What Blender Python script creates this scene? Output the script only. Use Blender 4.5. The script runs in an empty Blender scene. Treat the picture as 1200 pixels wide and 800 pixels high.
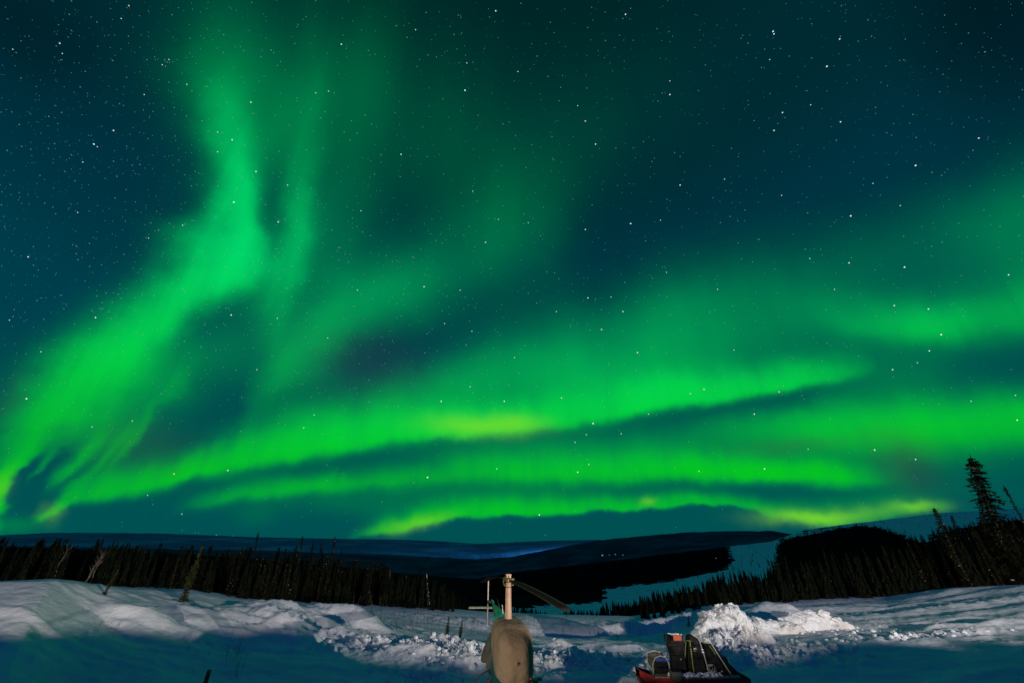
import bpy, bmesh, math, random
import numpy as np
from mathutils import Vector, Matrix
R = math.radians
random.seed(11)
rng = np.random.default_rng(5)
scene = bpy.context.scene
COL = scene.collection

# ------------------------------------------------------------------ camera
CAM = Vector((0.0, 0.0, 3.95)); PITCH = R(27.2); FPX = 14.0/36.0*1200.0
cd = bpy.data.cameras.new('camera'); cam = bpy.data.objects.new('camera', cd); COL.objects.link(cam)
cam.location = CAM; cam.rotation_euler = (R(90)+PITCH, 0, 0)
cd.lens = 14.0; cd.sensor_width = 36.0; cd.clip_start = 0.05; cd.clip_end = 120000
scene.camera = cam

# ------------------------------------------------------------------ exposure
scene.view_settings.view_transform = 'Standard'
scene.view_settings.look = 'None'
scene.view_settings.exposure = 0.0
scene.view_settings.gamma = 1.0
scene.view_settings.use_curve_mapping = False

# a bearing and an elevation read off the photograph, as a direction in the world
def ray(px, py):
    u = px-600.0; v = py-400.0
    return Vector((u, FPX*math.cos(PITCH)+v*math.sin(PITCH), FPX*math.sin(PITCH)-v*math.cos(PITCH))).normalized()
def azel(px, py):
    d = ray(px, py); return math.atan2(d.x, d.y), math.asin(d.z)
def onY(px, py, Y):
    d = ray(px, py); return CAM + d*(Y/d.y)
def onR(px, py, r):
    d = ray(px, py); return CAM + d*(r/math.hypot(d.x, d.y))

# ------------------------------------------------------------------ night sky with aurora (world shader, bearing / elevation)
world = bpy.data.worlds.new('World'); scene.world = world; world.use_nodes = True
nt = world.node_tree; nt.nodes.clear()
def N(t, **k):
    n = nt.nodes.new(t)
    for a, b in k.items(): setattr(n, a, b)
    return n
def setin(n, i, v):
    if isinstance(v, (int, float)): n.inputs[i].default_value = v
    elif isinstance(v, tuple): n.inputs[i].default_value = v
    else: nt.links.new(v, n.inputs[i])
def M(op, a, b=None, c=None, clamp=False):
    n = N('ShaderNodeMath', operation=op); n.use_clamp = clamp
    setin(n, 0, a)
    if b is not None: setin(n, 1, b)
    if c is not None: setin(n, 2, c)
    return n.outputs[0]
tc = N('ShaderNodeTexCoord'); sep = N('ShaderNodeSeparateXYZ'); nt.links.new(tc.outputs['Generated'], sep.inputs[0])
X, Y_, Z = sep.outputs
def noise(vec, scale, detail=2.0, rough=0.5):
    n = N('ShaderNodeTexNoise'); nt.links.new(vec, n.inputs['Vector']); n.inputs['Scale'].default_value = scale
    n.inputs['Detail'].default_value = detail; n.inputs['Roughness'].default_value = rough
    return n
az0 = M('ARCTAN2', X, Y_); el0 = M('ARCSINE', Z)
nz = noise(tc.outputs['Generated'], 5.0, 3.0)
sc_ = N('ShaderNodeSeparateColor'); nt.links.new(nz.outputs['Color'], sc_.inputs[0])
nz2 = noise(tc.outputs['Generated'], 17.0, 3.0, .6)
sc2_ = N('ShaderNodeSeparateColor'); nt.links.new(nz2.outputs['Color'], sc2_.inputs[0])
az = M('MULTIPLY_ADD', sc2_.outputs[0], 0.036, M('MULTIPLY_ADD', sc_.outputs[0], 0.07, M('SUBTRACT', az0, 0.053)))
el = M('MULTIPLY_ADD', sc2_.outputs[1], 0.022, M('MULTIPLY_ADD', sc_.outputs[1], 0.035, M('SUBTRACT', el0, 0.0285)))
# fine upright rays: noise that is narrow in bearing and long in elevation
cx = N('ShaderNodeCombineXYZ'); setin(cx, 0, M('MULTIPLY', az0, 30.0)); setin(cx, 1, M('MULTIPLY', el0, 2.2)); cx.inputs[2].default_value = 3.0
rayn = noise(cx.outputs[0], 1.0, 3.0, 0.6).outputs['Fac']
cx2 = N('ShaderNodeCombineXYZ'); setin(cx2, 0, M('MULTIPLY', az0, 9.0)); setin(cx2, 1, M('MULTIPLY', el0, 2.5)); cx2.inputs[2].default_value = 7.0
rayb = noise(cx2.outputs[0], 1.0, 2.0, 0.5).outputs['Fac']
raym = M('MULTIPLY_ADD', rayn, 0.5, M('MULTIPLY_ADD', rayb, 0.6, 0.45))
AZR, ELR, EOFF = 2.8, 1.5, 0.1
A01 = M('MULTIPLY_ADD', az, 1/AZR, 0.5); E01 = M('MULTIPLY_ADD', el, 1/ELR, EOFF/ELR)
def grey(v):
    c = N('ShaderNodeCombineColor')
    for i in range(3): setin(c, i, v)
    return c.outputs[0]
Acol = grey(A01); Ecol = grey(E01)
def curves(vec, tabs):
    n = N('ShaderNodeRGBCurve'); nt.links.new(vec, n.inputs['Color'])
    mp = n.mapping; mp.use_clip = True; mp.extend = 'HORIZONTAL'
    for k, tab in enumerate(tabs):
        cv = mp.curves[k]; tab = sorted(tab)
        cv.points[0].location = tab[0]; cv.points[1].location = tab[-1]
        for p in tab[1:-1]: cv.points.new(*p)
        for p in cv.points: p.handle_type = 'AUTO_CLAMPED'
    mp.update()
    s = N('ShaderNodeSeparateColor'); nt.links.new(n.outputs[0], s.inputs[0])
    return s.outputs[0], s.outputs[1], s.outputs[2]
def gauss(t2): return M('EXPONENT', M('MULTIPLY', t2, -1.0))
def asym(delta, wpos, wneg):
    a = M('DIVIDE', M('MAXIMUM', delta, 0.0), wpos); b = M('DIVIDE', M('MINIMUM', delta, 0.0), wneg)
    s = M('MULTIPLY', M('ADD', a, b), 0.84); return gauss(M('MULTIPLY', s, s))
def band(pts, dn):
    """arc across the sky; pts = bearing/elevation read at (px, py), strength, softness upward (px), dn = softness down / up"""
    c, i, w = [], [], []
    for px, py, I, up in pts:
        a, e = azel(px, py); e2 = azel(px, py-up)[1]
        k = (a/AZR)+0.5
        c.append((k, (e+EOFF)/ELR)); i.append((k, I/2)); w.append((k, min(1, (e2-e)/0.5)))
    C_, I_, W_ = curves(Acol, (c, i, w))
    d = M('SUBTRACT', E01, C_)
    W_ = M('MULTIPLY', W_, 0.5/ELR)
    g = asym(d, W_, M('MULTIPLY', W_, dn))
    return M('MULTIPLY', g, M('MULTIPLY', I_, 2.0))
def pillar(pts, lr):
    """a curtain that climbs; strength and width by elevation. lr = softness of the right flank / left flank"""
    c, i, w = [], [], []
    for px, py, I, wd in pts:
        a, e = azel(px, py); a2 = azel(px-wd, py)[0]
        k = (e+EOFF)/ELR
        c.append((k, a/AZR+0.5)); i.append((k, I/2)); w.append((k, min(1, (a-a2)/1.0)))
    C_, I_, W_ = curves(Ecol, (c, i, w))
    d = M('SUBTRACT', A01, C_)
    W_ = M('MULTIPLY', W_, 1.0/AZR)
    g = asym(d, M('MULTIPLY', W_, lr), W_)
    return M('MULTIPLY', g, M('MULTIPLY', I_, 2.0))
def blob(px, py, sx, sy, I, rot=0.0):
    a, e = azel(px, py); a2 = azel(px+sx, py)[0]; e2 = azel(px, py-sy)[1]
    wa = abs(a2-a); we = abs(e2-e)
    da = M('MULTIPLY_ADD', az, 1/wa, -a/wa); de = M('MULTIPLY_ADD', el, 1/we, -e/we)
    if rot:
        cr, sr = math.cos(R(rot)), math.sin(R(rot)); k = wa/we
        # rotate in angle space, long axis first
        x_ = M('ADD', M('MULTIPLY', da, cr), M('MULTIPLY', de, sr/k)); y_ = M('ADD', M('MULTIPLY', da, -sr*k), M('MULTIPLY', de, cr))
        da, de = x_, y_
    return M('MULTIPLY', gauss(M('ADD', M('MULTIPLY', da, da), M('MULTIPLY', de, de))), I)
def total(ls):
    s = ls[0]
    for l in ls[1:]: s = M('ADD', s, l)
    return s
low = [
 band([(40,612,0,10),(58,608,.5,14),(72,594,.62,20),(90,582,.62,24),(150,571,.66,26),(200,561,.7,26),(240,547,.76,30),(300,535,.76,34),(350,526,.72,34),(400,519,.72,32),(450,511,.76,28),(500,507,.82,24),(560,503,.92,22),(610,499,.92,22),(640,494,.76,24),(700,486,.72,26),(760,474,.98,24),(800,468,.96,24),(850,463,.82,24),(900,456,.76,22),(950,445,.6,22),(1000,436,.34,22),(1040,430,0,22)], .34),
 band([(200,600,0,16),(250,587,.3,12),(300,577,.42,13),(400,564,.44,14),(500,558,.42,16),(600,553,.6,18),(700,552,.66,18),(760,551,.68,18),(850,554,.84,17),(950,557,.78,16),(1000,559,.56,16),(1040,562,.25,18),(1080,562,0,20)], .6),
 band([(395,632,0,6),(420,624,.35,12),(450,618,.58,14),(485,612,.7,15),(560,603,.72,16),(620,599,.74,16),(700,595,.68,14),(800,591,.66,12),(850,589,.55,11),(870,592,.45,11),(900,600,.35,12),(940,606,.3,14),(1000,608,.3,14),(1060,604,.3,14),(1100,600,.2,12),(1130,598,0,12)], .28),
 band([(800,508,0,20),(850,504,.15,18),(950,500,.44,20),(1000,496,.54,24),(1050,498,.6,26),(1100,496,.64,28),(1150,492,.68,28),(1200,488,.74,28)], 1.1),
 band([(900,362,0,30),(950,370,.08,30),(1000,376,.22,30),(1050,380,.4,30),(1110,380,.56,32),(1150,376,.46,36),(1200,372,.46,40)], .7),
]
soft = [
 band([(300,490,0,30),(360,490,.22,36),(400,487,.28,32),(450,478,.34,34),(500,468,.38,38),(560,452,.4,46),(620,434,.36,48),(700,406,.32,52),(780,376,.31,58),(850,352,.28,60),(950,335,.22,66),(1050,310,.2,70),(1200,270,.26,80)], 1.0),
 band([(600,450,0,40),(700,450,.2,36),(800,430,.26,50),(880,410,.2,50),(980,380,.1,50),(1060,370,0,40)], .8),
 band([(270,500,0,60),(310,455,.18,56),(350,410,.25,50),(400,378,.27,46),(450,350,.25,50),(500,326,.22,56),(560,295,.18,66),(620,250,.12,80),(700,180,.05,90),(760,150,0,90)], .8),
 blob(1050,435,150,50,.24), blob(20,616,46,14,.28), blob(800,520,200,24,.1), blob(1000,525,180,24,.2), blob(700,525,260,26,.26), blob(560,575,220,16,.16), blob(430,590,180,18,.16), blob(960,590,120,14,.24), blob(1100,550,110,60,.12), blob(300,605,24,16,.12),
 blob(430,340,130,60,.16), blob(480,120,200,160,.1), blob(240,430,60,40,.05), blob(262,110,60,110,.13), blob(230,220,60,110,.03), blob(380,400,50,50,.1), blob(520,200,80,110,.08), blob(300,50,110,110,.05), blob(425,80,40,110,.10), blob(300,420,80,50,.2), blob(400,250,50,120,.14),blob(760,120,120,120,.05), blob(1190,270,110,70,.05), blob(650,450,120,40,.1), blob(500,440,80,30,.08),
 blob(340,300,70,130,.08), blob(308,190,34,110,.2), blob(300,330,30,60,.1), blob(275,110,60,90,.05), blob(330,130,90,90,.07), blob(215,60,60,120,.04,-6), blob(300,560,60,10,.1), blob(620,300,60,90,.1), blob(450,420,70,26,-.07),
]
climb = [
 pillar([(0,604,.2,16),(2,590,.66,16),(8,565,.66,20),(22,535,.48,30),(42,505,.42,44),(68,480,.46,54),(98,450,.52,58),(128,420,.58,62),(164,392,.64,56),(204,362,.74,56),(240,342,.84,56),(264,325,.92,52),(277,300,.88,54),(284,278,.84,42),(283,250,.74,37),(282,220,.64,35),(280,180,.46,38),(276,130,.26,46),(268,70,.06,64),(255,10,.02,70)], .6),
 pillar([(312,420,0,18),(318,395,.12,18),(326,360,.26,19),(337,320,.36,20),(346,280,.36,20),(352,240,.32,20),(356,200,.24,20),(362,160,.15,21),(368,110,.09,22),(374,40,.04,24),(377,0,.03,26)], 1.0),
 blob(140,455,80,60,.36,-30), blob(90,500,70,34,.26,-20), blob(185,420,60,50,.2,-30), blob(60,530,30,24,.14),
 blob(82,556,8,20,.34,-14), blob(56,548,7,16,.26,-14), blob(40,552,8,22,-.3,-10), blob(70,545,5,22,-.2,-12), blob(104,528,10,26,.24,-14), blob(122,540,7,22,.2,-14), blob(150,525,6,24,.2,-14), blob(166,500,9,28,.16,-14), blob(140,515,11,26,.18,-14), blob(200,460,12,36,.12,-14), blob(30,540,12,32,.2,-14), blob(64,525,12,26,.12,-14), blob(8,578,12,20,.22),
]
S = M('ADD', M('MULTIPLY', M('ADD', total(low), total(climb)), raym), M('MULTIPLY', total(soft), M('MULTIPLY_ADD', rayb, 0.3, 0.85)))
Aur = M('POWER', M('MAXIMUM', S, 0.0), 1.9)
AurC = M('SUBTRACT', 1.0, M('EXPONENT', M('MULTIPLY', Aur, -2.1)))
def s2l(c): return tuple(((x/255+.055)/1.055)**2.4 if x > 10 else x/255/12.92 for x in c)
def mixc(f, a, b, typ='MIX'):
    n = N('ShaderNodeMix', data_type='RGBA', blend_type=typ); n.clamp_factor = True
    if isinstance(f, (int, float)): n.inputs[0].default_value = f
    else: nt.links.new(f, n.inputs[0])
    for i, c in ((6, a), (7, b)):
        if isinstance(c, tuple): n.inputs[i].default_value = (*c, 1)
        else: nt.links.new(c, n.inputs[i])
    return n.outputs[2]
def ramp(fac, stops):
    n = N('ShaderNodeValToRGB'); nt.links.new(fac, n.inputs[0]); cr = n.color_ramp; cr.interpolation = 'EASE'
    cr.elements[0].position = stops[0][0]; cr.elements[0].color = (*s2l(stops[0][1]), 1)
    cr.elements[1].position = stops[-1][0]; cr.elements[1].color = (*s2l(stops[-1][1]), 1)
    for p, c in stops[1:-1]:
        e = cr.elements.new(p); e.color = (*s2l(c), 1)
    return n.outputs[0]
def eln(deg): return (R(deg)+EOFF)/ELR
base = ramp(E01, [(eln(-3), (0,70,74)), (eln(2), (0,80,82)), (eln(9), (0,80,78)), (eln(20), (0,62,76)), (eln(35), (0,50,64)), (eln(50), (0,42,50)), (eln(70), (0,36,38))])
bright = mixc(M('MULTIPLY_ADD', el, 1/0.42, -0.14/0.42, clamp=True), s2l((6,208,18)), s2l((0,222,108)))
dark = M('SUBTRACT', 1.0, M('MINIMUM', M('ADD', blob(1180,20,230,230,.55), blob(20,30,170,110,.45)), 0.8))
base = mixc(1.0, base, grey(dark), 'MULTIPLY')
col = mixc(AurC, base, bright)
# yellow-green cores, faint rusty haze patches
yel = total([blob(565,500,50,11,.55), blob(485,612,34,7,.4,8), blob(757,587,9,5,.35), blob(955,603,62,8,.75), blob(1075,599,32,6,.55), blob(62,602,10,12,.2), blob(5,572,14,16,.25), blob(610,498,24,10,.25)])
col = mixc(M('MINIMUM', yel, 1.0), col, s2l((125,225,40)))
rus = total([blob(1065,545,36,40,.5), blob(430,425,70,40,.28), blob(170,520,60,30,.28), blob(930,522,80,10,.3), blob(5,470,25,40,.2)])
col = mixc(M('MULTIPLY', rus, 0.6), col, s2l((52,62,60)), 'MIX')
# behind the camera, out of view: blue fill added to tint the shaded snow
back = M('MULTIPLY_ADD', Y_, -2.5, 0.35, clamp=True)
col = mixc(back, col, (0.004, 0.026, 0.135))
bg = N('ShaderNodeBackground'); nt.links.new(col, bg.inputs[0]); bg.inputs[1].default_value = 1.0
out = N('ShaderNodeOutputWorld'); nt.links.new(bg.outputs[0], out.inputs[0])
world.cycles.sampling_method = 'MANUAL'; world.cycles.sample_map_resolution = 512

# ------------------------------------------------------------------ lamps of the lodge behind the photographer
def spot(name, loc, aim, watts, col, size, blend=0.25, radius=0.12):
    l = bpy.data.lights.new(name, 'SPOT'); l.energy = watts; l.color = col; l.spot_size = R(size); l.spot_blend = blend; l.shadow_soft_size = radius
    o = bpy.data.objects.new(name, l); COL.objects.link(o); o.location = loc
    o.rotation_euler = (Vector(aim)-Vector(loc)).to_track_quat('-Z', 'Y').to_euler()
    return o
spot('yard_lamp', (-9.0, -4.0, 3.7), (4.0, 28.0, 1.5), 10500, (1.0, 0.92, 0.76), 125, 0.8)
spot('yard_lamp', (24.0, -2.0, 4.8), (9.0, 30.0, 1.0), 27000, (1.0, 0.94, 0.87), 124, 0.55)

# ------------------------------------------------------------------ helpers
def tag(o, label=None, cat=None, group=None, kind=None):
    if label: o['label'] = label
    if cat: o['category'] = cat
    if group: o['group'] = group
    if kind: o['kind'] = kind
    return o
def empty(name, loc=(0,0,0), rz=0.0, label=None, cat=None, group=None):
    o = bpy.data.objects.new(name, None); COL.objects.link(o); o.location = loc; o.rotation_euler = (0,0,rz)
    o.empty_display_size = 0.2
    return tag(o, label, cat, group)
def mesh_obj(name, verts, faces, mats, parent=None, smooth=True, midx=None):
    me = bpy.data.meshes.new(name)
    me.from_pydata([tuple(v) for v in verts] if not isinstance(verts, np.ndarray) else verts.tolist(), [], faces if isinstance(faces, list) else faces.tolist())
    if not isinstance(mats, (list, tuple)): mats = [mats]
    for m in mats: me.materials.append(m)
    if midx is not None: me.polygons.foreach_set('material_index', np.asarray(midx, dtype=np.int32))
    me.polygons.foreach_set('use_smooth', np.full(len(me.polygons), smooth))
    me.update()
    o = bpy.data.objects.new(name, me); COL.objects.link(o)
    if parent: o.parent = parent
    return o
class MB:
    def __init__(s): s.v = []; s.f = []
    def add(s, vs, fs):
        k = len(s.v); s.v += [tuple(v) for v in vs]; s.f += [tuple(i+k for i in f) for f in fs]
    def box(s, c, d, rot=None):
        c = Vector(c); vs = []
        for x in (-.5,.5):
            for y in (-.5,.5):
                for z in (-.5,.5):
                    p = Vector((x*d[0], y*d[1], z*d[2]))
                    vs.append(c+(rot @ p if rot else p))
        s.add(vs, [(0,1,3,2),(4,6,7,5),(0,4,5,1),(2,3,7,6),(0,2,6,4),(1,5,7,3)])
    def tube(s, pts, rad, n=8, cap=True, flat=1.0):
        pts = [Vector(p) for p in pts]; rs = rad if isinstance(rad, (list, tuple)) else [rad]*len(pts)
        vs = []; fs = []; ref = None
        for i, p in enumerate(pts):
            t = (pts[min(i+1, len(pts)-1)]-pts[max(i-1, 0)]).normalized()
            if ref is None: ref = Vector((0,0,1)) if abs(t.z) < .9 else Vector((0,1,0))
            a = t.cross(ref).normalized(); b = t.cross(a).normalized(); ref = -b if False else ref
            for k in range(n):
                th = 2*math.pi*k/n; vs.append(p+a*math.cos(th)*rs[i]+b*math.sin(th)*rs[i]*flat)
        for i in range(len(pts)-1):
            for k in range(n): fs.append((i*n+k, i*n+(k+1)%n, (i+1)*n+(k+1)%n, (i+1)*n+k))
        if cap: fs += [tuple(range(n))[::-1], tuple((len(pts)-1)*n+k for k in range(n))]
        s.add(vs, fs)
    def build(s, name, mat, parent=None, smooth=False, bevel=0.0, sub=0):
        o = mesh_obj(name, s.v, s.f, mat, parent, smooth)
        if bevel:
            m = o.modifiers.new('bevel', 'BEVEL'); m.width = bevel; m.segments = 2; m.limit_method = 'ANGLE'; m.angle_limit = R(35)
        if sub:
            m = o.modifiers.new('subsurf', 'SUBSURF'); m.levels = sub; m.render_levels = sub
        return o
def mat(name, base, rough=0.7, metal=0.0, spec=0.4, noise_s=None, base2=None, bump=0.0, bump_s=None, lo=.35, hi=.65, detail=6.0, coords='Object', emis=None, es=0.0, sheen=0.0):
    m = bpy.data.materials.new(name); m.use_nodes = True; t = m.node_tree; b = t.nodes['Principled BSDF']
    b.inputs['Base Color'].default_value = (*base, 1); b.inputs['Roughness'].default_value = rough; b.inputs['Metallic'].default_value = metal
    b.inputs['Specular IOR Level'].default_value = spec
    if emis: b.inputs['Emission Color'].default_value = (*emis, 1); b.inputs['Emission Strength'].default_value = es
    c = t.nodes.new('ShaderNodeTexCoord')
    if base2 and noise_s:
        n = t.nodes.new('ShaderNodeTexNoise'); n.inputs['Scale'].default_value = noise_s; n.inputs['Detail'].default_value = detail
        t.links.new(c.outputs[coords], n.inputs['Vector'])
        r = t.nodes.new('ShaderNodeValToRGB'); r.color_ramp.elements[0].position = lo; r.color_ramp.elements[1].position = hi
        r.color_ramp.elements[0].color = (*base, 1); r.color_ramp.elements[1].color = (*base2, 1)
        t.links.new(n.outputs['Fac'], r.inputs[0]); t.links.new(r.outputs[0], b.inputs['Base Color'])
    if bump:
        n = t.nodes.new('ShaderNodeTexNoise'); n.inputs['Scale'].default_value = bump_s or 5.0; n.inputs['Detail'].default_value = 8.0
        t.links.new(c.outputs[coords], n.inputs['Vector'])
        u = t.nodes.new('ShaderNodeBump'); u.inputs['Strength'].default_value = 1.0; u.inputs['Distance'].default_value = bump
        t.links.new(n.outputs['Fac'], u.inputs['Height']); t.links.new(u.outputs[0], b.inputs['Normal'])
    return m
M_snow = mat('snow', (.80,.80,.82), .75, noise_s=.5, base2=(.70,.70,.74), bump=.06, bump_s=3.0, spec=0.0)
M_snowfar = mat('far_snow', (.74,.76,.80), .8, spec=0.0, noise_s=.09, base2=(.90,.91,.92), lo=.36, hi=.5, detail=8)
M_forest = mat('forest_floor', (.010,.012,.011), .95, noise_s=.06, base2=(.035,.04,.04), lo=.55, hi=.85, spec=0.0)
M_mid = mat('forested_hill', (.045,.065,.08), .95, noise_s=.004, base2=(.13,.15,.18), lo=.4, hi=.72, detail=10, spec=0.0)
M_far = mat('distant_hill', (.18,.23,.31), .95, noise_s=.0011, base2=(.5,.56,.64), lo=.45, hi=.8, detail=11, spec=0.0)  # both hill colours: snowy forest, lightened and blued in place of haze
M_needle = mat('spruce_needles', (.010,.013,.007), .9, noise_s=3, base2=(.024,.028,.012), spec=0.0)
M_needle_lit = mat('lamplit_spruce_needles', (.03,.036,.014), .9, noise_s=3, base2=(.075,.08,.03), spec=0.0)  # lighter copy of the needles; lamplight put into the colour
M_needle_far = mat('far_spruce_needles', (.006,.008,.005), .95, noise_s=3, base2=(.014,.017,.009), spec=0.0)  # darker copy of the needles; the wood's unlit dark put into the colour
M_bark = mat('bark', (.05,.038,.028), .9, noise_s=12, base2=(.12,.095,.07), spec=0.0)
M_deadwood = mat('dead_wood', (.10,.08,.055), .9, noise_s=10, base2=(.2,.16,.11), spec=0.0)
M_twig = mat('willow_twigs', (.11,.07,.05), .9, spec=.1)
M_clump = mat('snow_on_branch', (.8,.8,.82), .8, spec=0.0)

# ------------------------------------------------------------------ value noise
_h = np.random.default_rng(3).random((512, 512))
def vn(x, y):
    xi = np.floor(x).astype(int); yi = np.floor(y).astype(int); fx = x-xi; fy = y-yi
    fx = fx*fx*(3-2*fx); fy = fy*fy*(3-2*fy)
    g = lambda a, b: _h[a % 512, b % 512]
    return (g(xi,yi)*(1-fx)+g(xi+1,yi)*fx)*(1-fy)+(g(xi,yi+1)*(1-fx)+g(xi+1,yi+1)*fx)*fy
def fbm(x, y, o=4, gain=.5):
    s = 0; a = 1; t = 0
    for k in range(o):
        s = s+a*(vn(x*2**k+17.3*k, y*2**k+9.1*k)-.5); t += a; a *= gain
    return s/t*2
def ss(a, b, x):
    t = np.clip((x-a)/(b-a), 0, 1); return t*t*(3-2*t)

# ------------------------------------------------------------------ lie of the land, by bearing and distance from the deck
def tab(rows):
    a = np.array([azel(px, py)[0] for px, py, *_ in rows]); e = np.array([azel(px, py)[1] for px, py, *_ in rows])
    o = np.argsort(a); return a[o], e[o], [np.array([r[k] for r in rows])[o] for k in range(2, len(rows[0]))]
E_az, E_el, (E_r,) = tab([(0,682,26),(60,680,26),(120,687,28),(180,690,29),(220,692,30),(260,699,31),(300,704,32),(350,708,33),(400,711,34),(460,714,35),(520,718,36),(580,724,36),(640,726,36),(740,728,36),(780,723,37),(830,714,38),(900,708,40),(960,703,44),(1040,700,48),(1100,692,50),(1150,689,50),(1200,686,50)])
R3_az, R3_el, _ = tab([(0,641),(150,646),(300,655),(400,664),(500,675),(560,678),(620,668),(700,659),(800,647),(850,641),(905,634),(940,622),(1000,613),(1060,606),(1100,601),(1150,598),(1200,594)])
R2_az, R2_el, _ = tab([(0,640),(300,645),(450,650),(560,655),(600,652),(650,642),(700,633),(760,627),(800,624),(850,622),(905,622),(960,630),(1040,650),(1200,660)])
R1_az, R1_el, _ = tab([(0,627),(60,624),(130,624),(200,625),(300,629),(400,631),(470,632),(520,634),(560,637),(600,635),(650,633),(700,632),(760,636),(850,645),(1200,660)])
I = lambda a, A, E: np.interp(a, A, E)
def far_h(az, r):
    e0 = I(az, E_az, E_el); e3 = I(az, R3_az, R3_el); e2 = I(az, R2_az, R2_el); e1 = I(az, R1_az, R1_el)
    right = ss(R(-5), R(8), az)
    keys = [0, math.log(80), math.log(150), math.log(300), math.log(1800), math.log(2600), math.log(5000), math.log(6500), math.log(12000), math.log(20000)]
    ev = [e0-R(1.2), e0-R(1.6), np.minimum(e0-R(.4), e3-R(4.0)), np.minimum(e0+R(.9), e3-R(2.6)), e3, e3-R(.9), e2, e2-R(.5), e1, e1-R(1.0)]
    lr = np.log(np.maximum(r, 1.0)); e = ev[0]+0*lr
    for k in range(len(keys)-1):
        t = np.clip((lr-keys[k])/(keys[k+1]-keys[k]), 0, 1)
        if k >= 3: t = t*t*(3-2*t) if k != 3 else t*(2-t)*.35+t*.65
        e = np.where(lr >= keys[k], ev[k]*(1-t)+ev[k+1]*t, e)
    h = CAM.z+r*np.tan(e)
    return h
def G(px, py, z=0.0):
    d = ray(px, py); t = (z-CAM.z)/d.z; p = CAM+d*t; return p.x, p.y
mounds = []   # x, y, height, length radius, width radius, rotation
def mound(px, py, z, h, rx, ry, rot=0): x, y = G(px, py, z); mounds.append((x, y, h, rx, ry, R(rot)))
mound(322,722,.9, .75, 1.9, 1.3, 15); mound(395,728,.5, .8, 2.0, 1.1, -12); mound(352,742,.4, .45, 1.8, .9, 0); mound(440,735,.2,.25,2.0,1.0)
mound(285,727,1.0, .3, 2.2,1.5)
mound(165,706,1.9, .22, 3.0, .45, 4); mound(190,716,1.6, .28, 3.2, .7, 4); mound(215,711,1.7,-.22,3.6,.5,3)
mound(30,727,1.2, .14, 4.0, .9, 0); mound(110,724,1.2,.12,2.5,.7,0); mound(150,735,1.3,-.2,3,.8,-20); mound(250,745,.8,-.25,3,1.2,-15)
mound(500,752,.1, .30, 1.3,.7); mound(440,760,.1, .18, 1.2,.7); mound(545,757,.1,.25,1.6,.8); mound(470,768,.1,.22,1.0,.6); mound(560,765,.1,.15,2,1.0)
mound(620,732,-.6,-.45,4,2.0); mound(700,732,-.6,-.5,5,1.8); mound(770,733,-.5,-.5,4,1.8)
mound(655,748,.1, .35, 1.1, .7); mound(715,748,.0,.3,1.2,.6); mound(690,768,.1,.18,6,1.2); mound(620,770,.1,.12,3,1.0); mound(900,768,.1,.2,2.2,1.0)
mound(620,723,-.8,.4,1.1,.8); mound(655,724,-.8,.3,.7,.6); mound(740,727,-.7,.25,3,.7); mound(790,722,-.5,.3,3,.7)
mound(1000,711,.2,.25,8,.9,8); mound(1110,706,.6,.3,9,.9,4); mound(1080,717,.4,.22,8,.8,6); mound(1080,711,.4,-.22,9,.6,5); mound(1180,722,.5,.15,5,.8,6)
mound(1065,699,.3,.35,2.2,.8); mound(1085,698,.5,.3,1.6,.7); mound(1140,694,.9,.3,3,1.2)
mound(1170,746,.2,.25,2.4,.6,5); mound(1060,755,.1,.16,1.6,.22,4); mound(965,765,.1,.12,1.1,.2,8); mound(1125,749,.1,.14,1.2,.2,4); mound(1035,757,.1,.14,.4,.25)
mound(905,722,.2,.7,1.5,1.0,0); mound(880,736,.2,.35,1.5,.8)
chunky = []
def chunk(px, py, z, rx, ry, a, rot=0): x, y = G(px, py, z); chunky.append((x, y, rx, ry, a, R(rot)))
chunk(480,757,.1,4.2,1.8,.30); chunk(560,765,.1,2.8,1.8,.22); chunk(680,765,.1,4.4,2.4,.26); chunk(900,765,.1,3.2,2.0,.26); chunk(620,724,-.8,6,1.2,.2); chunk(760,724,-.7,6,1.3,.22)
chunk(540,722,-.4,6,2.2,.16); chunk(500,795,0,1.8,.7,.22); chunk(1060,754,.1,4.5,.5,.22); chunk(965,765,.1,2,.6,.2); chunk(1080,715,.4,12,1.0,.12); chunk(265,752,.7,1.6,.6,.14); chunk(350,738,.4,4,2.0,.08)
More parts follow.
